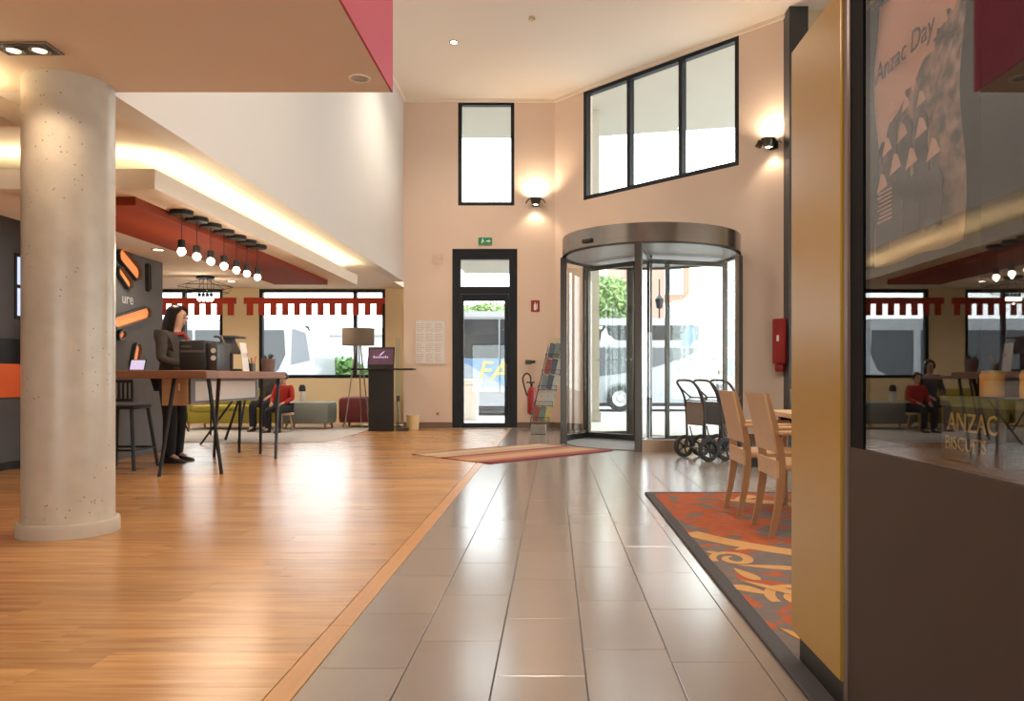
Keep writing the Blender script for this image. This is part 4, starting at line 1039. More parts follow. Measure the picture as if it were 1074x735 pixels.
box('cable_box', (0.268, 0.1, 0.55), (0.32, 0.16, 0.66), M_grey, kk)
box('socket_block', (0.27, 0.05, 0.0), (0.50, 0.13, 0.06), M_grey, kk)

# ------------------------------------------------------------------ floor lamp, ottomans, sofa
fl = thing('floor_lamp', 'tripod floor lamp with a wide taupe drum shade in the lounge', 'floor lamp', (-3.79, 15.05, 0))
MB().lathe([(0.30, 1.63), (0.305, 1.63), (0.305, 1.96), (0.30, 1.96), (0.30, 1.63)], n=40).build('shade', mat('taupe_shade', (0.22, 0.165, 0.12), 0.85, var=0.1, scale=30), fl, True)
MB().lathe([(0.0, 1.78), (0.05, 1.78), (0.05, 1.84), (0, 1.86)], n=12).build('bulb_holder', M_steel, fl, True)
k = MB()
for q in range(3): a = q * 2*PI/3; k.tube([(0, 0, 1.72), (0.30*math.cos(a), 0.30*math.sin(a), 1.70)], 0.005, 5)
k.build('shade_ring', M_steel, fl)
for a in (R(200), R(-20), R(90)):
    MB().tube([(0.03*math.cos(a), 0.03*math.sin(a), 1.78), (0.26*math.cos(a), 0.26*math.sin(a), 0.0)], 0.014, 8).build('leg', mat('chrome_leg', (0.55, 0.53, 0.5), 0.25, 0.9, var=0.05), fl, True)

def ottoman(label, loc, sx, sy, h, m, rz=0):
    t = thing('ottoman', label, 'ottoman', loc, rz)
    MB().cbox((-sx/2, -sy/2, 0.11), (sx/2, sy/2, h), 0.07).build('cushion', m, t, True)
    MB().cbox((-sx/2 + .02, -sy/2 + .02, 0.1), (sx/2 - .02, sy/2 - .02, 0.16), 0.02).build('base', m, t, True)
    for a in (-1, 1):
        for b in (-1, 1):
            MB().tube([(a*(sx/2 - 0.1), b*(sy/2 - 0.1), 0.1), (a*(sx/2 - 0.08), b*(sy/2 - 0.08), 0)], [0.028, 0.02], 8).build('leg', M_oakedge, t, True)
    return t
ot = ottoman('grey green square ottoman on wooden legs in the lounge', ((327-580)*15.3/F, 15.15, 0.012), 0.93, 0.62, 0.52, mat('sage_fabric', (0.23, 0.255, 0.235), 0.9, var=0.08, scale=40))
ottoman('burgundy ottoman half hidden behind the floor lamp', ((379-580)*15.6/F, 15.6, 0.012), 0.78, 0.6, 0.60, mat('burgundy_fabric', (0.16, 0.03, 0.03), 0.9, var=0.08, scale=40))
bt = thing('bottle', 'black and white drinking bottle standing on the grey green ottoman', 'bottle', ((317-580)*15.1/F, 15.1, 0.532))
MB().lathe([(0, 0), (0.06, 0), (0.065, 0.02), (0.065, 0.20), (0, 0.20)], n=18).build('body', M_paper, bt, True)
MB().lathe([(0, 0.20), (0.066, 0.20), (0.066, 0.28), (0.04, 0.33), (0, 0.33)], n=18).build('cap', M_black, bt, True)
sf = thing('sofa', 'low olive yellow sofa by the lounge window', 'sofa', (-6.05, 15.1, 0.012))
M_olive = mat('olive_fabric', (0.38, 0.32, 0.05), 0.9, var=0.1, scale=30)
MB().cbox((-1.0, -0.42, 0.12), (0.75, 0.42, 0.36), 0.05).build('base', M_olive, sf, True)
for i in range(2): MB().cbox((-0.82 + i*0.75, -0.44, 0.345), (-0.08 + i*0.75, 0.20, 0.46), 0.05).build('seat_cushion', M_olive, sf, True)
MB().cbox((-1.0, 0.2, 0.3), (0.75, 0.45, 0.78), 0.07).build('backrest', M_olive, sf, True)
MB().cbox((-1.02, -0.42, 0.12), (-0.83, 0.42, 0.58), 0.05).build('armrest', M_olive, sf, True)
for a in (-0.9, 0.65):
    for b in (-0.34, 0.34): MB().tube([(a, b, 0.14), (a, b, 0)], [0.03, 0.02], 8).build('leg', M_oakedge, sf, True)

# red valances inside the facade windows
M_val = mat('red_awning_fabric', (0.50, 0.05, 0.025), 0.8, var=0.08, scale=10)
def valance(label, x0, x1):
    Y_ = YF - 0.021; zt_, zm, zl = 1 + (396 - 312) * Y_ / F, 1 + (396 - 318.5) * Y_ / F, 1 + (396 - 330.5) * Y_ / F
    t = thing('valance', label, 'valance', (0, 0, 0))
    box('band', (x0, Y_, zm), (x1, Y_ + 0.02, zt_), M_val, t)
    n = max(1, round((x1 - x0) / 0.24)); st_ = (x1 - x0) / n
    for i in range(n):
        box('tab', (x0 + i*st_ + st_*0.25, Y_, zl), (x0 + i*st_ + st_*0.78, Y_ + 0.02, zm), M_val, t)
XV = lambda px_: (px_ - 580) * YF / F
valance('red battlement valance over the window beside the woman', -10.3, XV(248))
valance('red battlement valance over the wide lounge window', XV(256), XV(404))

# ------------------------------------------------------------------ bar tables, desk goods
M_walnut = mat('walnut_top', (0.20, 0.085, 0.045), 0.4, var=0.2, scale=4, stretch=(1, 12, 12))
M_walnut2 = mat('walnut_top_long', (0.26, 0.125, 0.07), 0.4, var=0.2, scale=4, stretch=(12, 1, 12))
M_pale = mat('pale_oak', (0.55, 0.36, 0.20), 0.5, var=0.12, scale=5, stretch=(1, 1, 10))
def leg_tube(a, b, par, r=0.022):
    return MB().tube([a, b], [r, r * 0.85], 8).build('leg', M_blackmetal, par, True)
TZ = 1.075
bt1 = thing('bar_table', 'high walnut bar table end standing nearest the column', 'table', (0, 0, 0))
box('top', (-5.25, 7.95, TZ - 0.085), (-3.565, 8.22, TZ), M_walnut, bt1, c=0.006)
zl = TZ - 0.085
leg_tube(P(183, 398, 8.1).to_tuple()[:2] + (zl,), G(167, 500), bt1); leg_tube((-3.60, 8.08, zl), G(232.5, 497), bt1)
leg_tube((-5.1, 8.1, zl), (-5.2, 8.0, 0), bt1)
bt2 = thing('bar_table', 'high walnut bar table running away behind the nearer table end', 'table', (0, 0, 0))
box('top', (-4.20, 8.226, TZ - 0.085), (-3.565, 10.3, TZ), M_walnut2, bt2, c=0.006)
leg_tube((-3.62, 10.2, zl), G(289, 481), bt2); leg_tube((-3.75, 9.95, zl), G(273, 476), bt2)
leg_tube((-4.12, 10.2, zl), (-4.18, 10.3, 0), bt2); leg_tube((-3.63, 8.4, zl), G(224.5, 479), bt2)
k = MB()
for (a, b) in (((-3.90, 8.30), (-3.885, 10.2)),):
    k.box((a[0], a[1], 0.715), (b[0], b[1], 0.745)); k.box((a[0], a[1], 0.96), (b[0], b[1], zl)); k.box((a[0], a[1], 0.745), (b[0], a[1] + 0.10, 0.96)); k.box((a[0], b[1] - 0.08, 0.745), (b[0], b[1], 0.96))
k.build('panel_frame', mat('mid_grey_metal', (0.18, 0.17, 0.165), 0.45, 0.4, var=0.05), bt2)
box('modesty_panel', (-3.91, 8.38, 0.735), (-3.895, 10.13, 0.965), mat('cream_panel', (0.78, 0.72, 0.62), 0.5, var=0.02), bt2)
box('drawer_box', (-4.19, 8.30, 0.70), (-3.915, 8.75, zl), M_pale, bt2, c=0.004)
box('drawer_front', (-4.19, 8.285, 0.705), (-3.915, 8.299, zl - .003), M_pale, bt2)
MB().tube([(-4.0, 8.285, 0.93), (-4.0, 8.265, 0.93), (-4.0, 8.265, 0.87), (-4.0, 8.285, 0.87)], 0.008, 6).build('drawer_pull', M_cream, bt2)
# second trestle desk further back
bt3 = thing('trestle_desk', 'dark trestle desk with A shaped legs behind the bar tables', 'desk', (0, 0, 0))
box('top', (-5.6, 11.6, 0.98), (-4.55, 13.2, 1.03), M_walnut, bt3, c=0.006)
for (tx, ty, f1, f2) in ((-4.65, 11.75, (210, 466.5), (236, 461)), (-4.75, 12.0, (250, 464.6), (236.5, 462))):
    for f_ in (f1, f2):
        g_ = G(*f_); leg_tube((tx + (0.02 if f_ == f1 else -0.02), ty, 0.98), g_, bt3, 0.018)
for f_ in ((187, 457), (198, 453), (221, 457)):
    g_ = G(*f_); leg_tube((min(g_.x + 0.1, -4.6), min(g_.y, 13.1), 0.98), g_, bt3, 0.018)
# printer
pr = thing('printer', 'bulky black printer on the bar table in front of the woman', 'printer', (-3.86, 8.62, TZ))
MB().cbox((-0.22, -0.2, 0.0), (0.08, 0.2, 0.335), 0.03).build('body', M_black, pr, True)
MB().cbox((0.082, -0.17, 0.0), (0.19, 0.18, 0.31), 0.015).build('side_unit', mat('charcoal_plastic', (0.035, 0.034, 0.034), 0.4, var=0.1), pr, True)
box('paper_tray', (-0.20, -0.205, 0.20), (0.07, -0.2005, 0.225), M_grey, pr)
box('front_label', (-0.19, -0.204, 0.255), (-0.08, -0.2005, 0.275), M_grey, pr)
for z_ in (0.14, 0.22):
    k = MB(); k.tube([(0.15, -0.172, z_), (0.15, -0.178, z_)], 0.028, 14); k.build('button', mat('pale_print', (0.5, 0.48, 0.46), 0.5, var=0.05), pr)
# point-of-sale screen
ps = thing('sales_terminal', 'black point of sale terminal with hooded screen on the bar table', 'terminal', (-3.80, 9.12, TZ))
MB().cbox((-0.12, -0.10, 0), (0.10, 0.10, 0.03), 0.01).build('base', M_black, ps, True)
MB().cbox((-0.03, -0.03, 0.03), (0.02, 0.03, 0.22), 0.008).build('stem', M_black, ps, True)
Mx = Matrix.Translation((0.0, 0, 0.30)) @ Matrix.Rotation(R(-25), 4, 'Y')
MB().cbox((-0.02, -0.19, -0.10), (0.02, 0.17, 0.12), 0.008, Mx).build('screen', mat('slate_plastic', (0.07, 0.07, 0.072), 0.4, var=0.06), ps, True)
MB().cbox((-0.13, -0.17, 0.39), (0.12, 0.16, 0.415), 0.006).build('hood', MATS['slate_plastic'], ps, True)
tag(MB().cbox((-0.002, -0.09, 0), (0.002, 0.09, 0.34), 0.001, Matrix.Translation((-3.64, 9.18, TZ)) @ Matrix.Rotation(R(-7), 4, 'Y')).build('menu_card', M_paper), 'white upright menu card leaning by the sales terminal', 'card')
box_ = bpy.data.objects['menu_card']
box('card_print', (-3.638 + .018, 9.13, TZ + 0.17), (-3.635 + .018, 9.22, TZ + 0.22), M_plan, box_)
# pen pot, small items
pp = thing('pen_pot', 'small dark pen pot with pens on the bar table', 'pen pot', (-3.70, 9.50, TZ))
MB().lathe([(0, 0), (0.04, 0), (0.042, 0.10), (0.036, 0.10), (0.034, 0.01), (0, 0.01)], n=18).build('pot', M_darksteel, pp, True)
for i, a in enumerate((0.3, 2.0, 4.1)):
    MB().tube([(0, 0, 0.012), (0.05*math.cos(a), 0.05*math.sin(a), 0.19 - 0.02*i)], 0.006, 6).build('pen', (M_orange, M_black, M_redsign)[i], pp)
tb = thing('tablet', 'lit tablet propped on the bar table beside the woman', 'tablet', (-4.36, 8.10, TZ))
Mx = Matrix.Rotation(R(-20), 4, 'X')
box('case', (-0.085, 0, 0), (0.08, 0.012, 0.125), M_black, tb, M=Mx)
box('display', (-0.075, -0.003, 0.01), (0.07, -0.0005, 0.115), mat('tablet_image', (0.4, 0.35, 0.5), 0.4, var=0.3, scale=12, emit=((0.75, 0.65, 0.95), 0.6)), tb, M=Mx)
# planter on the far end
pl = thing('planter', 'speckled brown planter with a dark plant on the far table end', 'planter', (-3.70, 10.05, TZ))
MB().lathe([(0, 0), (0.075, 0), (0.088, 0.16), (0.08, 0.17), (0.07, 0.155), (0, 0.155)], n=24).build('pot', mat('speckled_glaze', (0.16, 0.09, 0.075), 0.5, var=0.9, scale=60), pl, True)
random.seed(5)
M_leaf = mat('dark_leaf', (0.03, 0.07, 0.025), 0.5, var=0.3, scale=10)
for i in range(14):
    a = random.uniform(0, 6.28); e = random.uniform(0.5, 1.3); l_ = random.uniform(0.07, 0.11); b0 = Vector((0.02*math.cos(a), 0.02*math.sin(a), 0.15))
    dv = Vector((math.cos(a)*math.cos(e), math.sin(a)*math.cos(e), math.sin(e))); sv = Vector((-math.sin(a), math.cos(a), 0)) * 0.016
    MB().prism([b0, b0 + dv*l_*0.5 + sv, b0 + dv*l_, b0 + dv*l_*0.5 - sv], (0, 0, 0.002)).build('leaf', M_leaf, pl)
# bar stool
stl = thing('bar_stool', 'black bar stool with a pierced back tucked under the near table', 'stool', (-4.72, 8.52, 0), R(90))
MB().cbox((-0.2, -0.2, 0.66), (0.2, 0.2, 0.70), 0.012).build('seat', M_black, stl, True)
k = MB()
for z_ in (0.74, 0.945): k.cbox((-0.21, -0.2, z_), (-0.185, 0.2, z_ + 0.035), 0.004)
for q in range(9): k.box((-0.205, -0.2 + q*0.0475, 0.775), (-0.19, -0.18 + q*0.0475, 0.945))
k.build('back', M_black, stl)
for a in (-1, 1):
    for b in (-1, 1): MB().tube([(a*0.17, b*0.17, 0.66), (a*0.25, b*0.24, 0)], 0.02, 8).build('leg', M_blackmetal, stl, True)
k = MB(); c4 = [(0.23, 0.22, 0.22), (-0.23, 0.22, 0.22), (-0.23, -0.22, 0.22), (0.23, -0.22, 0.22), (0.23, 0.22, 0.22)]
k.tube(c4, 0.012, 6); k.build('footrest', M_blackmetal, stl)

# ------------------------------------------------------------------ people
M_skin = mat('skin', (0.55, 0.32, 0.22), 0.5, var=0.06, scale=8)
M_hair = mat('dark_hair', (0.018, 0.011, 0.008), 0.4, var=0.4, scale=20, stretch=(8, 8, 1))
def limb_hand(J, E, wi, side, wrist, fwd, down):
    """palm and five fingers after the wrist joint"""
    fwd = Vector(fwd).normalized(); dn = Vector(down).normalized(); sd = fwd.cross(dn).normalized()
    w = Vector(wrist)
    J.append((tuple(w + fwd*0.055), (0.034, 0.016))); p = len(J) - 1; E.append((wi, p))
    for q, (o_, l_) in enumerate(((-0.030, 0.062), (-0.010, 0.075), (0.010, 0.070), (0.030, 0.055))):
        b0 = w + fwd*0.092 + sd*o_
        J.append((tuple(b0), 0.0095)); a_ = len(J) - 1; E.append((p, a_))
        J.append((tuple(b0 + fwd*l_*0.55 + dn*0.006), 0.0085)); E.append((a_, a_ + 1))
        J.append((tuple(b0 + fwd*l_*0.9 + dn*0.028), 0.0075)); E.append((a_ + 1, a_ + 2))
    tb_ = w + fwd*0.03 + sd*(-0.034*side)
    J.append((tuple(tb_), 0.012)); a_ = len(J) - 1; E.append((p, a_))
    J.append((tuple(tb_ + fwd*0.035 - sd*0.018*side + dn*0.01), 0.0095)); E.append((a_, a_ + 1))
def person(label, loc, rz, sc, pose, jacket, trousers, shoe, hair='long', scarf=None):
    t = thing('person', label, 'person', loc, rz); t.scale = (sc, sc, sc)
    S = pose
    J = []; E = []
    def j(p, r, par=None):
        J.append((tuple(p), r)); i = len(J) - 1
        if par is not None: E.append((par, i))
        return i
    pel = Vector(S['pelvis']); ch = Vector(S['chest']); hd = Vector(S['head'])
    i0 = j(pel, 0.09); i1 = j(pel.lerp(ch, 0.5), 0.07, i0); i2 = j(ch, 0.075, i1)
    nb = ch + (hd - ch) * 0.42; i3 = j(nb, (0.075, 0.06), i2); i4 = j(ch.lerp(hd, 0.62), (0.05, 0.05), i3)
    up = (hd - ch).normalized(); fw = Vector(S['face']).normalized()
    i5 = j(hd - up*0.055 + fw*0.015, (0.062, 0.068), i4); i6 = j(hd + up*0.035, (0.078, 0.092), i5); i7 = j(hd + up*0.10 - fw*0.01, (0.05, 0.06), i6)
    for s, sh, el, wr in ((1, *S['arm_l']), (-1, *S['arm_r'])):
        a = j(sh, (0.036, 0.036), i2); b = j(el, (0.030, 0.030), a); c = j(wr, (0.026, 0.022), b)
        limb_hand(J, E, c, s, wr, Vector(wr) - Vector(el), S.get('palm', (0, 0, -1)))
    for hp, kn, an, to in (S['leg_l'], S['leg_r']):
        a = j(hp, (0.075, 0.075), i0); b = j(kn, (0.052, 0.052), a); c = j(an, (0.036, 0.036), b); j(to, (0.035, 0.025), c)
    skin('body', J, E, M_skin, t, 1)
    # jacket
    J2 = []; E2 = []
    def j2(p, r, par=None):
        J2.append((tuple(p), r)); i = len(J2) - 1
        if par is not None: E2.append((par, i))
        return i
    a0 = j2(pel - up*0.07, 0.165); a05 = j2(pel + up*0.04, 0.155, a0); a1 = j2(pel.lerp(ch, 0.5), 0.132, a05); a2 = j2(ch, 0.158, a1); a3 = j2(ch + (hd-ch)*0.34, 0.08, a2)
    for sh, el, wr in (S['arm_l'], S['arm_r']):
        b0 = j2(sh, 0.068, a2); b05 = j2(Vector(sh).lerp(Vector(el), 0.5), 0.060, b0); b1 = j2(el, 0.056, b05); j2(Vector(el).lerp(Vector(wr), 0.93), 0.04, b1)
    skin('jacket', J2, E2, jacket, t, 2)
    J3 = []; E3 = []
    J3.append((tuple(pel), (0.165, 0.12)))
    for hp, kn, an, to in (S['leg_l'], S['leg_r']):
        n = len(J3)
        J3 += [(tuple(hp), 0.10), (tuple(kn), 0.078), (tuple(Vector(an) + Vector((0.0, 0, -0.045))), 0.07)]
        E3 += [(0, n), (n, n+1), (n+1, n+2)]
    skin('trousers', J3, E3, trousers, t, 2)
    for hp, kn, an, to in (S['leg_l'], S['leg_r']):
        an = Vector(an); to = Vector(to); dv = (to - an); dv.z = 0; dv.normalize(); q = Vector((-dv.y, dv.x, 0))
        k = MB(); ring = []
        for (f_, w_, h_) in ((-0.06, 0.03, 0.075), (-0.03, 0.042, 0.09), (0.05, 0.045, 0.075), (0.12, 0.048, 0.05), (0.175, 0.035, 0.035), (0.20, 0.012, 0.02)):
            c_ = Vector((an.x, an.y, to.z - 0.03)) + dv*f_
            ring.append([c_ - q*w_, c_ - q*w_*0.8 + Vector((0,0,h_*0.8)), c_ + Vector((0,0,h_)), c_ + q*w_*0.8 + Vector((0,0,h_*0.8)), c_ + q*w_])
        vs = [v for r_ in ring for v in r_]; fs = []
        for i in range(len(ring)-1):
            for m_ in range(5): fs.append((i*5+m_, i*5+(m_+1)%5, (i+1)*5+(m_+1)%5, (i+1)*5+m_))
        fs += [tuple(range(5)), tuple(range(len(vs)-5, len(vs)))]
        k.add(vs, fs).build('shoe', shoe, t, True, 60)
    # face
    sd_ = up.cross(fw).normalized()
    FM = Matrix(((fw.x, sd_.x, up.x, hd.x), (fw.y, sd_.y, up.y, hd.y), (fw.z, sd_.z, up.z, hd.z), (0, 0, 0, 1)))
    k = MB(); k.add([FM @ Vector(p) for p in ((0.078, 0, 0.028), (0.112, 0, -0.018), (0.085, 0.018, -0.022), (0.085, -0.018, -0.022), (0.075, 0, -0.03))], [(0,1,2), (0,3,1), (1,4,2), (1,3,4), (0,2,4,3)]); k.build('nose', M_skin, t, True, 80)
    for s in (-1, 1):
        c_ = FM @ Vector((0.083, s*0.032, 0.018)); MB().ball(c_, 0.010, 8, 6).build('eye', M_hair, t, True)
        k = MB(); k.tube([FM @ Vector(p) for p in ((0.088, s*0.015, 0.042), (0.09, s*0.033, 0.048), (0.078, s*0.052, 0.04))], 0.004, 5); k.build('eyebrow', M_hair, t)
        MB().ball(FM @ Vector((0.0, s*0.082, 0.0)), (0.014, 0.014, 0.028), 8, 6).build('ear', M_skin, t, True)
    k = MB(); k.tube([FM @ Vector(p) for p in ((0.083, -0.022, -0.055), (0.092, 0, -0.052), (0.083, 0.022, -0.055))], 0.0065, 6); k.build('mouth', mat('lips', (0.40, 0.12, 0.10), 0.5, var=0.05), t, True)
    # hair shell
    ln = {'long': 0.34, 'short': 0.06, 'bob': 0.16}[hair]
    vs = []; fs = []; NV, NT = 14, 22
    for layer in (0, 1):
        for v in range(NV + 1):
            f_ = v / NV
            if f_ < 0.45:
                ph = f_ / 0.45 * PI / 2; rr = math.sin(ph); zz = 0.04 + 0.10 * math.cos(ph)
            else:
                g_ = (f_ - 0.45) / 0.55; rr = 1.0 + 0.10 * math.sin(g_ * PI) - 0.10 * g_; zz = 0.04 - g_ * ln
            th0 = R(8 + 62 * min(1, f_ / 0.42)) if f_ < 0.45 else R(70 - (40 if hair == 'long' else 0) * max(0, f_ - 0.6))
            for q in range(NT + 1):
                th = th0 + (2*PI - 2*th0) * q / NT
                off = 0.0 if layer == 0 else -0.014
                back = 0.02 if math.cos(th) < 0 else 0.0
                wob = 1 + 0.02 * math.sin(q * 2.3 + v * 0.2)
                p = Vector(((0.118 + back + off) * rr * math.cos(th) * wob - 0.012 - (0.03 * max(0, f_ - 0.5) if hair == 'long' else 0), (0.098 + off) * rr * math.sin(th) * wob, zz + off))
                vs.append(FM @ p)
    n1 = (NV + 1) * (NT + 1); idx_ = lambda l, v, q: l * n1 + v * (NT + 1) + q
    for v in range(NV):
        for q in range(NT):
            fs.append((idx_(0,v,q), idx_(0,v,q+1), idx_(0,v+1,q+1), idx_(0,v+1,q))); fs.append((idx_(1,v,q), idx_(1,v+1,q), idx_(1,v+1,q+1), idx_(1,v,q+1)))
        for q in (0, NT): fs.append((idx_(0,v,q), idx_(0,v+1,q), idx_(1,v+1,q), idx_(1,v,q)))
    for q in range(NT): fs.append((idx_(0,NV,q), idx_(0,NV,q+1), idx_(1,NV,q+1), idx_(1,NV,q)))
    MB().add(vs, fs).build('hair', M_hair, t, True, 70)
    if scarf:
        c_ = ch + (hd - ch)*0.44
        pts = [c_ + Vector((0.085*math.cos(q), 0.08*math.sin(q), 0.012*math.cos(q*2) - 0.025*math.cos(q))) for q in [i * 2*PI/16 for i in range(17)]]
        MB().tube(pts, 0.020, 8).build('scarf', scarf, t, True)
        MB().tube([c_ + Vector((0.10, 0.0, -0.02)), c_ + Vector((0.145, 0.02, -0.10)), c_ + Vector((0.15, 0.015, -0.18))], [0.018, 0.018, 0.010], 8).build('scarf_tail', scarf, t, True)
    return t
stand = dict(pelvis=(0, 0, 0.95), chest=(0.015, 0, 1.30), head=(0.075, 0, 1.585), face=(1, 0, -0.22),
             arm_l=((0.0, 0.185, 1.39), (0.02, 0.235, 1.12), (0.25, 0.16, 1.06)), arm_r=((0.0, -0.185, 1.39), (0.02, -0.235, 1.12), (0.25, -0.15, 1.06)),
             leg_l=((0, 0.10, 0.90), (0.02, 0.11, 0.50), (-0.02, 0.11, 0.09), (0.10, 0.12, 0.03)), leg_r=((0, -0.10, 0.90), (0.04, -0.10, 0.50), (0.03, -0.11, 0.09), (0.15, -0.12, 0.03)))
person('woman with long dark hair in a brown blazer standing at the bar table', (-4.53, 9.2, 0), R(-6), 1.08, stand,
       mat('brown_tweed', (0.055, 0.045, 0.04), 0.9, var=0.25, scale=40), mat('black_trousers', (0.010, 0.010, 0.011), 0.9, var=0.1, scale=20), M_black, 'long', mat('red_scarf', (0.35, 0.05, 0.045), 0.8, var=0.2, scale=20))
sit = dict(pelvis=(0, 0, 0.53), chest=(-0.02, 0, 0.90), head=(0.03, 0, 1.19), face=(1, 0, -0.25),
           arm_l=((0.0, 0.18, 0.99), (0.05, 0.24, 0.73), (0.28, 0.14, 0.64)), arm_r=((0.0, -0.18, 0.99), (0.05, -0.24, 0.73), (0.28, -0.14, 0.64)),
           leg_l=((0.05, 0.10, 0.52), (0.46, 0.12, 0.50), (0.44, 0.12, 0.09), (0.57, 0.13, 0.03)), leg_r=((0.05, -0.10, 0.52), (0.46, -0.12, 0.50), (0.44, -0.12, 0.09), (0.57, -0.13, 0.03)))
person('seated adult in a grey patterned jacket on the olive sofa', (-5.42, 14.72, 0.012), R(-90), 1.0, sit,
       mat('grey_patterned_jacket', (0.07, 0.07, 0.075), 0.9, var=0.8, scale=30), mat('dark_jeans', (0.02, 0.022, 0.03), 0.9, var=0.2, scale=20), M_black, 'short')
person('seated child in a red jacket at the end of the olive sofa', (-4.98, 14.3, 0.012), R(-100), 0.82, sit,
       mat('red_jacket', (0.42, 0.025, 0.02), 0.85, var=0.15, scale=15), MATS['dark_jeans'], M_black, 'short')
st2 = thing('stool', 'small round stool under the child in red', 'stool', (-4.98, 14.32, 0.012))
MB().lathe([(0, 0.30), (0.17, 0.30), (0.18, 0.31), (0.18, 0.335), (0.16, 0.345), (0, 0.345)], n=24).build('seat', M_pale, st2, True)
for q in range(3): a = q*2*PI/3 + .5; MB().tube([(0.1*math.cos(a), 0.1*math.sin(a), 0.30), (0.16*math.cos(a), 0.16*math.sin(a), 0)], 0.015, 8).build('leg', M_pale, st2, True)

# ------------------------------------------------------------------ dining chairs and table
M_beech = mat('beech_wood', (0.52, 0.325, 0.17), 0.45, var=0.1, scale=4, stretch=(6, 6, 1))
M_beechd = mat('beech_wood_edge', (0.34, 0.18, 0.08), 0.45, var=0.12, scale=4, stretch=(6, 6, 1))
def dining_chair(label, loc, rz):
    t = thing('dining_chair', label, 'chair', loc, rz, group='wooden dining chairs')
    prof = [(-0.05, 0.0), (-0.012, 0.22), (0.0, 0.42), (-0.02, 0.60), (-0.085, 0.89)]
    for s in (-1, 1):
        pts = smooth_path([(x_, z_) for x_, z_ in prof], 4); k = MB()
        poly = []
        for i, p in enumerate(pts):
            w_ = 0.030 + 0.022 * math.sin(PI * min(1, p.y / 0.84)); poly.append((p.x, s*0.22 - (0.012 if s > 0 else -0.012), p.y))
        rear = [(a + 0.0, b, c) for a, b, c in poly]; frnt = [(a + 0.032 + 0.02 * math.sin(PI * min(1, c / 0.86)), b, c) for a, b, c in poly]
        vs = []; fs = []
        for (a, b) in zip(rear, frnt):
            for dy in (-0.013, 0.013): vs += [(a[0], a[1] + dy, a[2]), (b[0], b[1] + dy, b[2])]
        for i in range(len(poly) - 1):
            o_ = i * 4; q_ = o_ + 4
            fs += [(o_, o_+1, q_+1, q_), (o_+2, q_+2, q_+3, o_+3), (o_, q_, q_+2, o_+2), (o_+1, o_+3, q_+3, q_+1)]
        n = len(vs); fs += [(0, 2, 3, 1), (n-4, n-3, n-1, n-2)]
        k.add(vs, fs).build('leg', M_beechd, t)
    def back_at(z): 
        z_ = max(0.42, min(0.89, z)); f_ = (z_ - 0.42) / 0.47; return -0.085 * f_ ** 1.35
    def back_panel(name, z0, z1):
        vs = []; fs = []; N = 5
        for i in range(N + 1):
            z = z0 + (z1 - z0) * i / N; x_ = back_at(z) - 0.004
            for y_ in (-0.222, 0.222): vs += [(x_, y_, z), (x_ + 0.014, y_, z)]
        for i in range(N):
            o_ = i*4; q_ = o_ + 4
            fs += [(o_, q_, q_+2, o_+2), (o_+1, o_+3, q_+3, q_+1), (o_, o_+1, q_+1, q_), (o_+2, q_+2, q_+3, o_+3)]
        n = len(vs); fs += [(0, 2, 3, 1), (n-4, n-3, n-1, n-2)]
        MB().add(vs, fs).build(name, M_beech, t)
    back_panel('backrest', 0.525, 0.89); back_panel('back_rail', 0.365, 0.475)
    MB().cbox((0.035, -0.207, 0.41), (0.45, 0.207, 0.455), 0.012).build('seat', M_beech, t, True)
    for s in (-1, 1):
        MB().cbox((0.40, s*0.22 - 0.015, 0), (0.44, s*0.22 + 0.015, 0.632), 0.005).build('leg', M_beechd, t, True)
        MB().cbox((0.0, s*0.225 - 0.024, 0.632), (0.46, s*0.225 + 0.024, 0.66), 0.008).build('armrest', M_beech, t, True)
    return t
dining_chair('beech dining armchair nearest the yellow panel', (1.385, 4.99, 0.013), 0)
dining_chair('beech dining armchair behind the nearest one, beside the luggage carts', (1.365, 5.74, 0.013), 0)
dining_chair('beech dining chair at the far table end, mostly hidden by the yellow panel', (2.28, 6.62, 0.013), R(-90))
dt = thing('dining_table', 'pale wooden dining table mostly hidden by the yellow panel', 'table', (0, 0, 0.016))
MB().cbox((1.70, 4.55, 0.69), (2.85, 6.15, 0.73), 0.006).build('top', M_pale, dt, True)
for x_ in (1.80, 2.75):
    for y_ in (4.65, 6.05): MB().cbox((x_ - 0.03, y_ - 0.03, 0), (x_ + 0.03, y_ + 0.03, 0.69), 0.005).build('leg', M_blackmetal, dt, True)
k = MB(); k.box((1.8, 4.64, 0.63), (2.75, 4.66, 0.69)); k.box((1.8, 6.04, 0.63), (2.75, 6.06, 0.69)); k.build('apron', M_black, dt)
lb = thing('low_box', 'low black box with a white lid on the tiles behind the chairs', 'box', (2.36, 8.75, 0))
box('body', (-0.18, -0.13, 0), (0.18, 0.13, 0.15), M_black, lb, c=0.006); box('lid', (-0.185, -0.135, 0.15), (0.185, 0.135, 0.205), M_paper, lb, c=0.006)

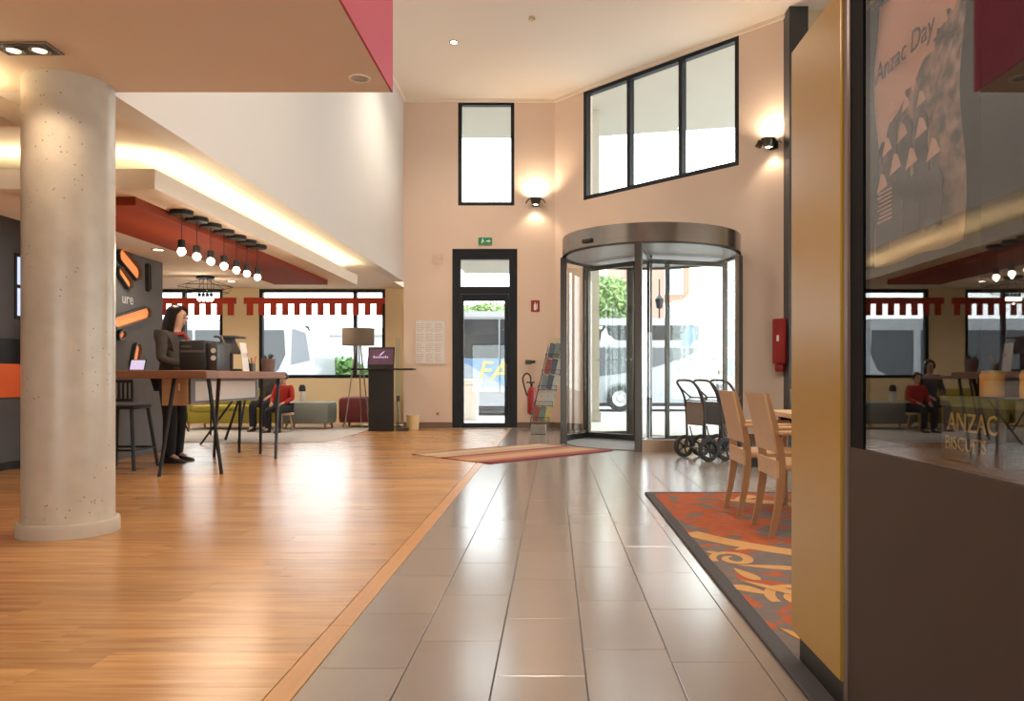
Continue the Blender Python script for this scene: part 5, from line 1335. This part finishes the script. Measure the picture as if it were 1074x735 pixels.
# ------------------------------------------------------------------ luggage carts
M_rubber = mat('tyre_rubber', (0.025, 0.025, 0.025), 0.8, var=0.15, scale=30)
M_cartframe = mat('cart_frame_metal', (0.10, 0.095, 0.09), 0.3, 0.8, var=0.1)
def cart(label, loc, rz, pm):
    t = thing('luggage_cart', label, 'luggage cart', loc, rz, group='nested luggage carts')
    # local x: forward, y: along the axle
    pts = smooth_path([(0.03, 0.20, 0.13), (0.02, 0.20, 0.45), (0.0, 0.20, 0.70), (-0.05, 0.20, 0.84), (-0.12, 0.19, 0.93), (-0.15, 0.12, 0.965), (-0.155, 0.0, 0.97), (-0.15, -0.12, 0.965), (-0.12, -0.19, 0.93), (-0.05, -0.20, 0.84), (0.0, -0.20, 0.70), (0.02, -0.20, 0.45), (0.03, -0.20, 0.13)], 5)
    MB().tube(pts, 0.015, 8).build('handle_frame', M_cartframe, t, True)
    k = MB()
    for s in (-1, 1):
        k.tube([(-0.09, s*0.195, 0.885), (0.07, s*0.185, 0.755)], 0.010, 6); k.tube([(0.07, s*0.185, 0.755), (0.0, s*0.20, 0.70)], 0.008, 6)
    k.tube([(0.07, 0.185, 0.755), (0.07, -0.185, 0.755)], 0.010, 6); k.tube([(0.0, 0.2, 0.72), (0.0, -0.2, 0.72)], 0.008, 6)
    k.build('brace', M_cartframe, t, True)
    MB().cbox((0.004, -0.19, 0.42), (0.02, 0.19, 0.705), 0.004).build('panel', pm, t, True)
    k = MB(); k.tube([(0.03, -0.27, 0.142), (0.03, 0.27, 0.142)], 0.012, 8); k.build('axle', M_cartframe, t, True)
    k = MB()
    for s in (-0.14, 0.14): k.tube(smooth_path([(0.03, s, 0.40), (0.08, s, 0.25), (0.20, s, 0.17)], 4), 0.008, 6)
    k.tube([(0.20, -0.16, 0.17), (0.20, 0.16, 0.17)], 0.008, 6); k.build('lower_rack', M_cartframe, t, True)
    for s in (-1, 1):
        Mw = Matrix.Translation((0.03, s*0.27, 0.142)) @ Matrix.Rotation(PI/2, 4, 'X')
        prof = [(0.098 + 0.0, -0.02), (0.120, -0.026), (0.138, -0.018), (0.142, 0.0), (0.138, 0.018), (0.120, 0.026), (0.098, 0.02), (0.098, -0.02)]
        wl = MB().lathe(prof, n=32, M=Mw).build('wheel', M_rubber, t, True)
        k = MB(); k.lathe([(0.09, -0.012), (0.099, -0.014), (0.099, 0.014), (0.09, 0.012), (0.09, -0.012)], n=32, M=Mw)
        k.lathe([(0, -0.022), (0.028, -0.022), (0.028, 0.022), (0, 0.022)], n=16, M=Mw)
        for q in range(5):
            a = q * 2*PI/5; k.tube([Mw @ Vector((0.02*math.cos(a), 0.02*math.sin(a), 0)), Mw @ Vector((0.094*math.cos(a), 0.094*math.sin(a), 0))], 0.010, 6)
        k.build('hub', M_blackmetal, wl, True)
    return t
nx, ny = 0.922, 0.387
pms = [mat('taupe_board', (0.17, 0.14, 0.115), 0.6, var=0.1), mat('slate_board', (0.10, 0.10, 0.10), 0.6, var=0.1), mat('dark_board', (0.055, 0.055, 0.06), 0.6, var=0.1)]
for i, lab in enumerate(('leftmost luggage cart with a taupe panel beside the revolving door', 'middle luggage cart with a slate panel in the nested row', 'rightmost luggage cart with a dark panel behind the chair back')):
    cart(lab, (1.725 + nx*0.245*i, 9.45 + ny*0.245*i, 0), math.atan2(ny, nx), pms[i])

# ------------------------------------------------------------------ outdoors
GZ = -0.29
tag(box('ground', (-60, 11, GZ - 0.2), (60, 120, GZ), mat('pale_asphalt', (0.42, 0.42, 0.43), 0.9, var=0.1, scale=0.6, bump=0.1)), 'pale street asphalt outside', kind='structure')
M_pave = mat('pale_paving', (0.46, 0.45, 0.43), 0.85, var=0.08, scale=2)
pv = MB().prism([(-30, YF + 0.3, GZ), (-2.7, YF + 0.3, GZ), (-2.7, 15.6, GZ), (0.2, 15.6, GZ), (3.9, 11.9, GZ), (6.85, 11.9, GZ), (30, 11.9, GZ), (30, 20.5, GZ), (-30, 20.5, GZ)], (0, 0, 0.26)).build('pavement', M_pave)
tag(pv, 'pale pavement outside the doors', kind='structure')
M_ext = mat('cream_render', (0.42, 0.39, 0.33), 0.9, var=0.05, scale=1)
tag(MB().prism([(-14, 15.7, 7.25), (0.3, 15.7, 7.25), (4.2, 11.9, 7.25), (14, 11.9, 7.25), (14, 18.2, 7.25), (6.0, 19.0, 7.25), (0.5, 20.2, 7.25), (-14, 20.2, 7.25)], (0, 0, 0.5)).build('ceiling_portico', M_ext), 'cream overhanging roof slab outside the upper windows', kind='structure')
tag(box('ceiling_canopy', (-2.3, 15.6, 3.72), (0.1, 20.2, 3.95), M_ext), 'low cream canopy outside the glazed door', kind='structure')
pil = thing('pillar', 'square cream outdoor pillar seen at the left of the revolving door', 'pillar', ((621.5-580)*18.2/F, 18.2, GZ + 0.26))
box('shaft', (-0.15, -0.15, 0.22), (0.15, 0.15, 7.28), M_ext, pil); box('plinth', (-0.19, -0.19, 0), (0.19, 0.19, 0.22), M_ext, pil)
bol = thing('bollard', 'white stone post outside the glazed door', 'post', ((494-580)*19.0/F, 19.0, GZ + 0.26))
box('shaft', (-0.17, -0.17, 0.0), (0.17, 0.17, 0.86), M_paper, bol, c=0.02); box('cap', (-0.24, -0.24, 0.86), (0.24, 0.24, 1.0), M_paper, bol, c=0.02)

M_coach = mat('coach_white', (0.33, 0.345, 0.365), 0.3, var=0.02, coat=0.3)
M_cwin = mat('coach_dark_glass', (0.03, 0.035, 0.04), 0.08, var=0.3, scale=1.5)
M_cgrey = mat('coach_grey', (0.22, 0.23, 0.25), 0.35, var=0.05)
M_blue = mat('livery_blue', (0.10, 0.19, 0.33), 0.35, var=0.25, scale=0.6)
def coach(label, loc, rz, Ln, H, wins, wz, wheels, band=None, seed=0, Wd=2.5):
    t = thing('coach', label, 'coach', loc, rz, group='parked coaches')
    out = [(0.25, 0.32), (0.05, 0.6), (0.0, 1.2), (0.06, 2.2), (0.3, H - 0.35), (0.7, H - 0.05), (1.1, H), (Ln - 1.1, H), (Ln - 0.6, H - 0.08), (Ln - 0.25, H - 0.45), (Ln - 0.03, 2.0), (Ln, 1.2), (Ln - 0.06, 0.6), (Ln - 0.25, 0.32)]
    MB().prism([(x_, 0, z_) for x_, z_ in out], (0, Wd, 0)).build('body', M_coach, t)
    for (a, b) in wins:
        box('window_pane', (a, -0.02, wz[0]), (b, -0.001, wz[1]), M_cwin, t, c=0.008)
    for x_ in wheels:
        Mw = Matrix.Translation((x_, -0.05, 0.5)) @ Matrix.Rotation(PI/2, 4, 'X')
        w_ = MB().lathe([(0.30, -0.16), (0.46, -0.16), (0.5, -0.1), (0.5, 0.12), (0.30, 0.12)], n=28, M=Mw).build('wheel', M_rubber, t, True)
        MB().lathe([(0, 0.06), (0.12, 0.05), (0.14, 0.0), (0.29, 0.02), (0.31, 0.10), (0.31, -0.1), (0, -0.1)], n=24, M=Mw).build('hub', mat('wheel_alloy', (0.6, 0.6, 0.62), 0.4, 0.4, var=0.1), w_, True)
        MB().lathe([(0.5, 0.0), (0.60, 0.0), (0.60, 0.02), (0.5, 0.02)], n=16, M=Matrix.Translation((x_, 0.0, 0.5)) @ Matrix.Rotation(PI/2, 4, 'X'), a0=0, a1=PI).build('wheel_arch', M_cgrey, t)
    box('skirt', (0.3, -0.012, 0.2), (Ln - 0.3, Wd, 0.33), M_black, t)
    return t
cA = coach('coach with blue side panel and yellow lettering outside the glazed door', (-4.9, 26.2, GZ), R(2), 5.5, 3.55, [(0.25, 1.6), (1.65, 3.05), (3.1, 4.4), (4.45, 5.3)], (1.95, 3.28), (4.6,))
box('livery_panel', (0.05, -0.014, 1.02), (5.45, -0.001, 1.93), M_blue, cA)
MB().prism([(0.1, -0.016, 1.02), (3.2, -0.016, 1.02), (2.0, -0.016, 1.75), (1.2, -0.016, 1.92), (0.1, -0.016, 1.92)], (0, 0.002, 0)).build('livery_sweep', mat('livery_silver', (0.26, 0.29, 0.33), 0.35, var=0.1), cA)
text('lettering', 'FA', 0.95, mat('livery_yellow', (0.62, 0.44, 0.03), 0.4, var=0.05), basis((2.30, -0.02, 1.2), (1, 0, 0), (0, 0, 1)), cA, 0.008, shear=0.25)
box('roof_line', (0.3, -0.01, 3.30), (5.2, 0.0, 3.36), M_cgrey, cA)
box('hatch_handle', (1.75, -0.02, 0.55), (2.05, -0.001, 0.65), M_cgrey, cA)
cB = coach('white coach with grey swoosh and a rear wheel outside the revolving door', (-6.2, 29.6, GZ), R(-1), 12.1, 3.55, [(0.5 + i*1.45, 1.9 + i*1.45) for i in range(7)] + [(10.66, 11.75)], (2.72, 3.28), (2.6, 8.75))
M_sw = mat('swoosh_glass_grey', (0.10, 0.11, 0.12), 0.25, var=0.2, scale=1)
MB().prism([(0.1, -0.014, 1.35), (8.0, -0.014, 1.35), (9.6, -0.014, 1.55), (11.2, -0.014, 2.05), (11.9, -0.014, 2.42), (0.1, -0.014, 2.42)], (0, 0.012, 0)).build('swoosh_panel', M_sw, cB)
k = MB()
for q in range(60): k.prism([(0.3 + q*0.19, -0.016, 2.40), (0.42 + q*0.19, -0.016, 2.40), (0.36 + q*0.19, -0.016, 2.46)], (0, 0.003, 0))
o = k.build('livery_teeth', M_sw, cB); o['kind'] = 'stuff'
MB().prism([(11.05, -0.024, 2.5), (11.4, -0.024, 2.45), (11.6, -0.024, 2.75), (11.55, -0.024, 3.2), (11.3, -0.024, 3.25), (11.15, -0.024, 2.95)], (0, 0.003, 0)).build('livery_emblem', mat('emblem_blue', (0.08, 0.16, 0.55), 0.4, var=0.4, scale=5), cB)
MB().prism([(7.95, -0.024, 2.45), (8.7, -0.024, 2.6), (8.3, -0.024, 2.95), (8.2, -0.024, 3.2), (8.05, -0.024, 3.0)], (0, 0.003, 0)).build('window_decal', mat('decal_grey', (0.45, 0.42, 0.42), 0.5, var=0.2), cB)
box('number_plate_panel', (10.9, -0.012, 1.45), (11.7, -0.001, 1.75), MATS['livery_silver'], cB)
cC = coach('white coach with a rounded end outside the lounge window', (-20.6, 27.0, GZ), R(0), 12.3, 3.35, [(0.6 + i*1.5, 2.0 + i*1.5) for i in range(6)], (1.4, 2.95), (3.0, 7.6))
MB().prism([(9.75, -0.016, 2.95), (11.2, -0.016, 2.95), (11.25, -0.016, 2.1), (11.0, -0.016, 1.55), (10.5, -0.016, 1.3), (9.75, -0.016, 1.35)], (0, 0.014, 0)).build('side_window', M_cwin, cC)
MB().prism([(12.0, 0.25, 1.95), (12.25, 0.25, 1.95), (12.0, 0.25, 3.1), (11.8, 0.25, 3.15)], (0, 2.0, 0)).build('end_window', M_cwin, cC)
MB().prism([(11.45, -0.016, 1.75), (12.1, -0.016, 1.9), (11.95, -0.016, 2.85), (11.5, -0.016, 3.0)], (0, 0.014, 0)).build('corner_window', mat('corner_glass', (0.13, 0.14, 0.16), 0.15, var=0.2), cC)

# foliage
def crown(name, par, c, r, n, size, m, seed):
    random.seed(seed); vs = []; fs = []
    for i in range(n):
        while True:
            p = Vector((random.uniform(-1, 1), random.uniform(-1, 1), random.uniform(-1, 1)))
            if 0.25 < p.length < 1: break
        p = Vector((c[0] + p.x*r[0], c[1] + p.y*r[1], c[2] + p.z*r[2]))
        a = Vector((random.gauss(0,1), random.gauss(0,1), random.gauss(0,1))).normalized(); b = a.orthogonal().normalized(); s_ = size * random.uniform(0.6, 1.3)
        n0 = len(vs); vs += [p - a*s_, p + b*s_*0.5, p + a*s_, p - b*s_*0.5]; fs.append((n0, n0+1, n0+2, n0+3))
    me = bpy.data.meshes.new(name); me.from_pydata([tuple(v) for v in vs], [], fs); me.materials.append(m)
    o = bpy.data.objects.new(name, me); C.objects.link(o); o.parent = par; o['kind'] = 'stuff'; return o
M_fol = mat('tree_leaf', (0.09, 0.19, 0.045), 0.7, var=0.4, scale=1.2)
M_fol2 = mat('tree_leaf_pale', (0.17, 0.26, 0.085), 0.7, var=0.35, scale=1.2)
M_bark = mat('bark', (0.14, 0.10, 0.07), 0.9, var=0.3, scale=6)
def tree(label, loc, h, r, n, m, seed):
    t = thing('tree', label, 'tree', loc, group='street trees')
    MB().tube([(0, 0, 0), (0.05, 0, h*0.4), (0, 0.05, h*0.8)], [0.2, 0.15, 0.06], 8).build('trunk', M_bark, t, True)
    crown('foliage', t, (0, 0, h*0.68), r, n, 0.15, m, seed)
tree('leafy green tree behind the coach, left in the revolving door', (2.5, 37.5, GZ), 6.2, (2.2, 2.0, 2.0), 8000, M_fol2, 1)
tree('pale green tree above the coach roof behind the glazed door', (-3.3, 40, GZ), 5.2, (3.4, 2.0, 1.6), 8000, M_fol2, 2)
hd_ = thing('hedge', 'green hedge outside the lounge window right of the white coach', 'hedge', (-8.4, 30.6, GZ))
crown('foliage', hd_, (0.0, 0, 1.0), (1.25, 0.8, 1.1), 2200, 0.14, M_fol, 3)
for x_ in (-0.8, 0.0, 0.8): MB().tube([(x_, 0, 0), (x_, 0, 0.9)], 0.05, 6).build('stem', M_bark, hd_)

# buildings
def building(label, loc, rz, Wd, H, Dp, m, cols, rows, ww, wh, z0, arch=False):
    t = thing('building', label, 'building', loc, rz)
    box('walls', (0, 0, 0), (Wd, Dp, H), m, t)
    box('cornice', (-0.2, -0.25, H - 0.4), (Wd + 0.2, Dp, H), M_ext, t)
    for i in range(cols):
        for j_ in range(rows):
            x_ = Wd * (i + 0.5) / cols; z_ = z0 + j_ * (H - z0 - 0.6) / rows
            f_ = box('window', (x_ - ww/2 - 0.12, -0.08, z_ - 0.12), (x_ + ww/2 + 0.12, -0.001, z_ + wh + 0.12), M_paper, t)
            if arch:
                pts = [(x_ - ww/2, -0.1, z_), (x_ + ww/2, -0.1, z_), (x_ + ww/2, -0.1, z_ + wh*0.7)] + [(x_ + ww/2*math.cos(a*PI/6), -0.1, z_ + wh*0.7 + wh*0.3*math.sin(a*PI/6)) for a in range(1, 6)] + [(x_ - ww/2, -0.1, z_ + wh*0.7)]
                MB().prism(pts, (0, 0.018, 0)).build('pane', mat('far_window_glass', (0.25, 0.28, 0.30), 0.2, var=0.2), f_)
            else:
                box('pane', (x_ - ww/2, -0.1, z_), (x_ + ww/2, -0.082, z_ + wh), mat('far_window_glass', (0.25, 0.28, 0.30), 0.2, var=0.2), f_)
building('pink brick building behind the coach in the revolving door', (4.6, 50, GZ), R(4), 4.3, 13, 8, mat('pink_brick', (0.42, 0.20, 0.15), 0.9, var=0.12, scale=1), 2, 3, 1.0, 2.0, 4.0)
building('pale building with many windows at the end of the street', (14.2, 75, GZ), R(-8), 9, 16, 8, mat('pale_stone', (0.42, 0.39, 0.35), 0.9, var=0.06), 5, 5, 0.9, 1.8, 1.4)
building('low white hall behind the hedge outside the lounge window', (-19, 44, GZ), 0, 12, 4.1, 6, mat('white_render', (0.42, 0.43, 0.44), 0.9, var=0.04), 6, 1, 1.3, 2.0, 0.6, True)
sl = thing('street_lamp', 'dark hanging street lantern in front of the pink brick building', 'street lamp', (5.3, 38.5, GZ))
MB().tube([(0, 0, 0), (0, 0, 6.2)], [0.07, 0.04], 8).build('pole', M_blackmetal, sl, True)
MB().lathe([(0, 4.7), (0.16, 4.75), (0.24, 5.2), (0.12, 5.35), (0, 5.45)], n=10).build('lantern', M_blackmetal, sl, True)
walk = dict(stand); walk['arm_l'] = ((0, 0.185, 1.39), (-0.02, 0.23, 1.10), (0.05, 0.24, 0.86)); walk['arm_r'] = ((0, -0.185, 1.39), (-0.02, -0.23, 1.10), (0.05, -0.24, 0.86))
person('pedestrian in a white top walking in the street beyond the luggage carts', ((755-580)*40/F, 40, GZ), R(-90), 1.0, walk, mat('white_top', (0.75, 0.75, 0.76), 0.8, var=0.05), mat('grey_trousers', (0.12, 0.12, 0.13), 0.8, var=0.1), M_black, 'bob')
